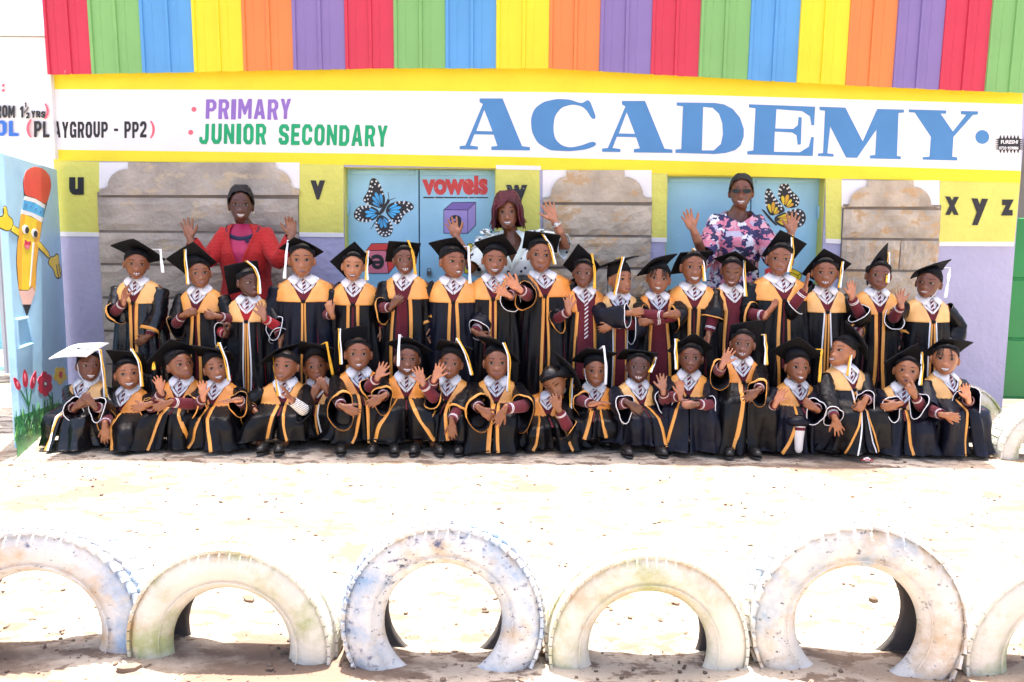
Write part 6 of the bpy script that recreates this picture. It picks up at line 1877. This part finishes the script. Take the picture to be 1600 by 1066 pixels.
def teacher(eye, chin, hl, hr, label, dress, yaw, roll, skin, mouth, bx, outfit, seed, wd=1.0):
    Yf = 5.84
    gz_ = at(eye[0], eye[1], Yf)
    yaw += .92 * math.degrees(math.atan2(-gz_.x, gz_.y))
    R = rot3(yaw, 0, roll)
    s = 1.16
    rs = np.random.RandomState(seed)
    C = np.array(at(eye[0], eye[1], Yf)) - R @ (np.array([0, -.079, .0]) * s)
    chz = (C + R @ (np.array([0, -.05, -.098]) * s))[2]
    nb = C + R @ (np.array([0, .02, -.075]) * s)
    zs = chz - .024
    bxw = at(bx, chin[1] + 25, Yf)[0]
    Yb = nb[1] + .015
    p = empty('person', (bxw, Yb, 0)); org = np.array([bxw, Yb, 0.])
    tag(p, label, 'woman', 'teachers standing behind the children')
    kw = .98
    info = dict(palms=[], head=(C, R, s, kw), skin=np.array(SKIN[skin]), hair=1.0)
    parts = [((HV * np.array([kw, 1, 1.02]) * s) @ R.T + C, HF)]
    for sd_ in (-1, 1):
        parts.append(ellipsoid(C + R @ (np.array([sd_ * .0665 * kw, .010, -.010]) * s), np.array([.0085, .017, .027]) * s, R @ np.array(Matrix.Rotation(sd_ * .35, 3, 'Z')), 12, 8))
    parts.append(tube([C + R @ (np.array([0, .012, -.055]) * s), nb, (bxw * .5 + nb[0] * .5, Yb + .005, zs + .02), (bxw, Yb + .01, zs - .08)], [.048, .046, .052, .08], 16))
    parts.append(ellipsoid((bxw, Yb + .012, zs - .17), (.145 * wd, .085, .20), None, 16, 10))
    parts.append(tube([(bxw, Yb + .012, zs - .28), (bxw, Yb + .012, zs - .62)], [.12, .14], 12))
    nl = nb[0] - bxw
    rows = [(zs + .04, nl, 0, .056, .056, 0, 0), (zs + .010, nl * .5, 0, .085, .068, 0, 0), (zs - .015, nl * .2, 0, .130 * wd, .085, 0, 0), (zs - .045, 0, 0, .165 * wd, .10, 0, 0), (zs - .09, 0, 0, .178 * wd, .115, .001, 0),
            (zs - .18, 0, -.02, .180 * wd, .145, .002, 0), (zs - .26, 0, -.02, .172 * wd, .145, .003, 0), (zs - .36, 0, 0, .158 * wd, .120, .004, 0), (zs - .50, 0, 0, .185 * wd, .14, .008, 0), (zs - .75, 0, 0, .225 * wd, .165, .016, 0), (.28, 0, 0, .25 * wd, .18, .03, 0)]
    sf = Surf([(r[0], r[1] + bxw, r[2] + Yb, r[3], r[4], r[5], r[6]) for r in rows], seed)
    zz = np.concatenate([np.linspace(zs + .012, zs - .2, 16), np.linspace(zs - .24, .30, 26)])
    if outfit == 'cardigan':
        o_ = np.interp(zz, [zs - .34, zs - .30, zs + .012], [.015, .03, .66])
        v, f = sf.sheet(zz, o_, 2 * np.pi - o_, 80, .004); mb = MB(); mb.add(v - org, f); c_ = mb.build('cardigan', m_card, p)
        c_.modifiers.new('thick', 'SOLIDIFY').thickness = .006
        v, f = sf.sheet(zz, -1.5 + 0 * zz, 1.5 + 0 * zz, 40, -.006); mb = MB(); mb.add(v - org, f); mb.build('dress', m_mag, p)
        zr = np.linspace(zs - .012, zs - .015, 20)
        tt = np.linspace(-1.35, 1.2, 20); zr = zs - .005 - .085 * np.cos(tt * 1.1) ** 2
        v, f = sf.ribbon(zr, tt, .030, .0); mb = MB(); mb.add(v - org, f)
        mb.add(*ellipsoid(sf.P(zs - .10, .25, .006) - org, (.014, .006, .014), None, 10, 5)); mb.build('collar', m_navy, p)
        zr = np.linspace(zs + .005, zs - .33, 16); oo = np.interp(zr, [zs - .34, zs - .30, zs + .012], [.015, .03, .66])
        for sg in (-1, 1):
            v, f = sf.ribbon(zr, sg * oo, .018, .008); mb = MB(); mb.add(v - org, f); mb.build('cardigan_border', m_card, p)
    elif outfit == 'blouse':
        zb = zs - .40
        z1 = zz[zz > zb - .15]
        o_ = np.interp(z1, [zs - .24, zs - .20, zs + .012], [.0, .03, .60])
        v, f = sf.sheet(z1, o_, 2 * np.pi - o_, 80, .004); mb = MB(); mb.add(v - org, f); c_ = mb.build('blouse', m_blouse, p); c_.modifiers.new('thick', 'SOLIDIFY').thickness = .004
        v, f = sf.sheet(np.linspace(zb - .10, .3, 16), 0 * np.ones(16), 2 * np.pi * np.ones(16), 60, .006); mb = MB(); mb.add(v - org, f); mb.build('skirt', m_blouse, p)
        v, f = sf.sheet(np.array([zb + .03, zb - .03]), np.zeros(2), 2 * np.pi * np.ones(2), 60, .012); mb = MB(); mb.add(v - org, f)
        mb.add(*bevel_box(sf.P(zb, -.35, .020) - org, (.055, .012, .065), .004)); mb.build('belt', m_belt, p)
        zr = np.linspace(zs + .018, zs - .24, 16); oo = np.interp(zr, [zs - .24, zs - .20, zs + .012], [.0, .03, .60])
        for sg in (-1, 1):
            v, f = sf.ribbon(zr, sg * (oo + .10 * np.sin(np.linspace(0, np.pi, 16))), .052 * np.sin(np.linspace(.5, 2.9, 16))[:, None], .012); mb = MB(); mb.add(v - org, f); mb.build('lapel', m_collarw, p)
        # ruffles on the shoulders
        for sg in (-1, 1):
            for k in range(3):
                tt = np.linspace(0, 1, 26)
                P = np.array([bxw + sg * (.15 + .05 * k * .6), Yb - .05, zs - .02 - .05 * k]) + np.stack([sg * .05 * tt * 0 + .016 * np.sin(tt * 22 + k), -.06 + .15 * tt, .02 * np.sin(tt * np.pi) + .01 * np.cos(tt * 19)], -1)
                up = np.array([sg * .05, 0, .018])
                v = np.stack([P, P + up * .5 + [0, 0, .01], P + up + .008 * np.stack([np.sin(tt * 30), 0 * tt, np.cos(tt * 26)], -1)], 0).reshape(-1, 3)
                mb = MB(); mb.add(v - org, gridf(3, 26, False)); r_ = mb.build('ruffle', m_blouse, p); r_.modifiers.new('thick', 'SOLIDIFY').thickness = .003
    else:
        o_ = np.interp(zz, [zs - .07, zs - .035, zs + .012], [.0, .45, 1.25])
        v, f = sf.sheet(zz, o_, 2 * np.pi - o_, 90, .004)
        vv = v.reshape(len(zz), 90, 3)
        ga = .006 * np.sin(np.linspace(0, 2 * np.pi, 90) * 26)[None, :, None] * np.interp(zz, [zs - .6, zs - .32, zs - .28], [.6, 1, 0])[:, None, None]
        cd = vv - np.array([bxw, Yb, 0]); cd[..., 2] = 0; cd /= np.linalg.norm(cd, axis=2)[..., None] + 1e-9
        mb = MB(); mb.add((vv + cd * ga).reshape(-1, 3) - org, f); c_ = mb.build('dress', m_dress, p); c_.modifiers.new('thick', 'SOLIDIFY').thickness = .004
        v, f = sf.ribbon(zs - .31 + 0 * np.linspace(0, 1, 40), np.linspace(-1.6, 1.6, 40), .03, .010); mb = MB(); mb.add(v - org, f); mb.build('waist_band', m_dress, p)
    for side, hand in ((-1, hl), (1, hr)):
        S0 = np.array([bxw + side * .150 * wd, Yb + .004, zs - .065])
        E, Wp, h, opt = arm_set(p, org, side, S0, hand, 1.0, 0, Yf, None, '', None, zs, False, seed, parts, info, adult=True)
        fr = {'cardigan': .93, 'blouse': .02, 'dress': .12}[outfit]
        r0, r1 = {'cardigan': (.070, .040), 'blouse': (.085, .075), 'dress': (.078, .080)}[outfit]
        v = sleeve(p, S0 + np.array([-side * .03, 0, .006]), E if outfit == 'cardigan' else S0 + (E - S0) * (.95 if outfit == 'blouse' else 1.0), Wp if outfit != 'blouse' else E, fr, r0, r1, None, seed + side, .012, fold=.004)
        mb = MB(); mb.add(v.reshape(-1, 3) - org, gridf(v.shape[0], v.shape[1], True))
        s_ = mb.build('sleeve', {'cardigan': m_card, 'blouse': m_blouse, 'dress': m_dress}[outfit], p); s_.modifiers.new('thick', 'SOLIDIFY').thickness = .004
        if outfit == 'blouse' and side == 1:
            T_ = unit(Wp - E); q = Wp - T_ * .03
            u_ = unit(np.cross(T_, [0, 1, 0])); w_ = np.cross(T_, u_)
            P = np.array([q + (u_ * math.cos(a) + w_ * math.sin(a)) * .033 for a in np.linspace(0, 2 * np.pi, 20)])
            mb = MB(); mb.add(*tube(P - org, .006, 6)); mb.add(*ellipsoid(q - w_ * 0 + np.array([0, -.034, 0]) - org, (.016, .006, .016), None, 12, 6)); mb.build('wrist_watch', m_watch, p)
    Mw = add_head(p, kw, C, R, s, (0, 0), mouth, .9, org)
    M3 = lambda q: C + R @ (np.array(q) * s) - org
    # hair
    NPh = 48
    def hairshell(lowf, thick, rows_, nm, m, curl_=0.0):
        vs = []
        for i in range(rows_ + 1):
            for j in range(NPh):
                ph = 2 * np.pi * j / NPh
                zl = lowf(ph)
                t = i / rows_
                z = min(zl + (.0975 - zl) * (1 - (1 - t) ** 1.5), .0972)
                e = thick(ph, t) + rs.uniform(-.001, .001) + curl_ * math.sin(j * 2.6 + i * 1.3)
                q = headpt(ph, max(min(z, .0972), -.097), e); q[2] += e * max(0, z) / .098 * 1.0
                if zl < -.03 and z < -.03: q[0] = (.0645 + e) * math.sin(ph) * .98; q[1] = -(.084 + e) * math.cos(ph); q[2] = z
                vs.append(M3(q))
        f = list(gridf(rows_ + 1, NPh, True)) + [tuple(range(rows_ * NPh, (rows_ + 1) * NPh))]
        mb = MB(); mb.add(vs, f); return mb.build(nm, m, p)
    cosf = lambda ph: math.cos(ph)
    if outfit == 'cardigan':
        hairshell(lambda ph: np.interp(abs((ph + np.pi) % (2 * np.pi) - np.pi), [0, .8, 1.25, 1.7, 3.2], [.074, .064, .02, -.015, -.05]), lambda ph, t: .010 + .010 * t, 9, 'hair', m_hair, .0026)
        v, f = ellipsoid(M3((0.02, .085, .07)), np.array([.04, .035, .035]), None, 16, 10); v = v + rs.uniform(-.002, .002, v.shape); mb = MB(); mb.add(v, f); mb.build('hair_bun', m_hair, p)
        for sg in (-1, 1):
            mb = MB(); mb.add(*ellipsoid(M3((sg * .072, .005, -.042)), (.005, .005, .008), None, 8, 5)); mb.build('earring', m_gem, p)
    elif outfit == 'blouse':
        hairshell(lambda ph: np.interp(abs((ph + np.pi) % (2 * np.pi) - np.pi), [0, .55, .85, 1.1, 1.6, 3.2], [.058, .050, .005, -.075, -.085, -.09]), lambda ph, t: .020 + .010 * t - .008 * max(0, math.cos(ph)) * (1 - t), 14, 'hair', m_wig, .0022)
        for k in range(34):
            ph = rs.choice([-1, 1]) * rs.uniform(.75, 2.4)
            P = np.array([M3(headpt(ph, .075, .022)), M3(headpt(ph * 1.0, .03, .030)), M3(np.array([(.092) * math.sin(ph), -.100 * math.cos(ph), -.03])), M3(np.array([(.094 + rs.uniform(-.006, .02)) * math.sin(ph), -.100 * math.cos(ph), -.085 + rs.uniform(-.02, .03)]))])
            tt = np.linspace(0, 3, 12); P = np.stack([np.interp(tt, range(4), P[:, i]) for i in range(3)], -1)
            for _ in range(2): P[1:-1] = (P[:-2] + 2 * P[1:-1] + P[2:]) / 4
            mb = MB(); mb.add(*tube(P, np.linspace(.008, .003, 12), 6)); mb.build('hair_lock', m_wig, p)
        for k in range(10):   # side-swept fringe
            a0 = .75 - k * .12
            P = np.array([M3(headpt(.5 - k * .03, .088, .016)), M3(headpt(.1 - k * .10, .072, .022)), M3(headpt(-.35 - k * .09, .040 - k * .004, .022))])
            tt = np.linspace(0, 2, 9); P = np.stack([np.interp(tt, range(3), P[:, i]) for i in range(3)], -1)
            P[1:-1] = (P[:-2] + 2 * P[1:-1] + P[2:]) / 4
            mb = MB(); mb.add(*tube(P, np.linspace(.010, .004, 9), 6)); mb.build('hair_lock', m_wig, p)
    else:
        hairshell(lambda ph: np.interp(abs((ph + np.pi) % (2 * np.pi) - np.pi), [0, .75, 1.2, 1.5, 3.2], [.068, .060, .02, -.01, -.05]), lambda ph, t: .007 + .003 * t, 9, 'hair', m_hair, .0015)
        mb = MB()
        for sg in (-1, 1):
            x = np.linspace(-.022, .022, 13); zt_ = .0105 * (1 - (x / .0235) ** 4); zb_ = -.0125 * (1 - (x / .0235) ** 2) ** .6
            xx = sg * .030 + x
            Z = np.stack([zb_, (zb_ + zt_) / 2, zt_]) + .001
            X = np.stack([xx] * 3)
            Y = np.minimum(FY(X, Z) - .012, -.086 + .10 * np.abs(X) ** 1.5) + 0
            vv = np.stack([X, Y, Z], -1).reshape(-1, 3)
            l = MB(); l.add(np.array([M3(q) for q in vv]), gridf(3, 13, False)); l.build('sunglass_lens', m_lens, p)
            P = np.array([M3(q) for q in np.concatenate([vv[26:39], vv[:13][::-1], vv[26:27]])])
            mb.add(*tube(P, .0014, 5))
            mb.add(*tube([M3((sg * .052, -.078, .006)), M3((sg * .070, -.02, .008)), M3((sg * .071, .012, .004))], .0018, 5))
        mb.add(*tube([M3((-.009, -.090, .007)), M3((0, -.095, .009)), M3((.009, -.090, .007))], .0014, 5))
        mb.build('sunglass_frame', m_frame, p)
    sk = MB()
    for sg in (-1, 1):
        parts.append(tube([(bxw + sg * .08, Yb, zs - .6), (bxw + sg * .08, Yb, .42), (bxw + sg * .08, Yb + .02, .07), (bxw + sg * .08, Yb - .06, .04)], [.075, .055, .038, .035], 12))
        v, f = ellipsoid((bxw + sg * .08, Yb - .05, .035), (.045, .125, .05), None, 14, 8); v[:, 2] = np.maximum(v[:, 2], 0.004)
        mb = MB(); mb.add(v - org, f); mb.build('shoe', m_shoe, p)
    body_object(p, parts, org, info, .0045, .22)
    return p
teacher((375.9, 320), (375.9, 347), (297, 373, 97, 'p', 1, .06, 13, -.10, {'elbow': (322, 412, -.02)}), (455.5, 369, 88, 'p', -1, .35, 8, -.08, {'elbow': (436, 412, -.02)}),
        'woman in a red knitted cardigan over a magenta dress raising both hands', None, 0, 1, 4, 'grin', 375, 'cardigan', 11, 1.0)
teacher((792.4, 331.7), (793, 357), (714, 371, 110, 'p', 1, .08, 14, -.06, {'elbow': (738, 420, .0)}), (866, 345, 112, 'p', -1, .05, 12, -.06, {'elbow': (884, 384, -.02)}),
        'woman with burgundy bobbed hair in a dotted white blouse and wrist watch', None, -2, -3, 1, 'grin', 800, 'blouse', 12, 1.0)
teacher((1158.5, 299), (1158, 325), (1083, 358, 118, 'p', 1, .12, 10, -.10, {'elbow': (1100, 402, -.02)}), (1236.5, 364, 88, 'p', -1, .06, 15, -.08, {'elbow': (1212, 402, -.02)}),
        'woman in dark sunglasses and a pink, navy and white printed dress', None, 0, 0, 2, 'grin', 1158, 'dress', 13, .95)

finish_bodies()
bpy.context.view_layer.update()
flush_shapes()
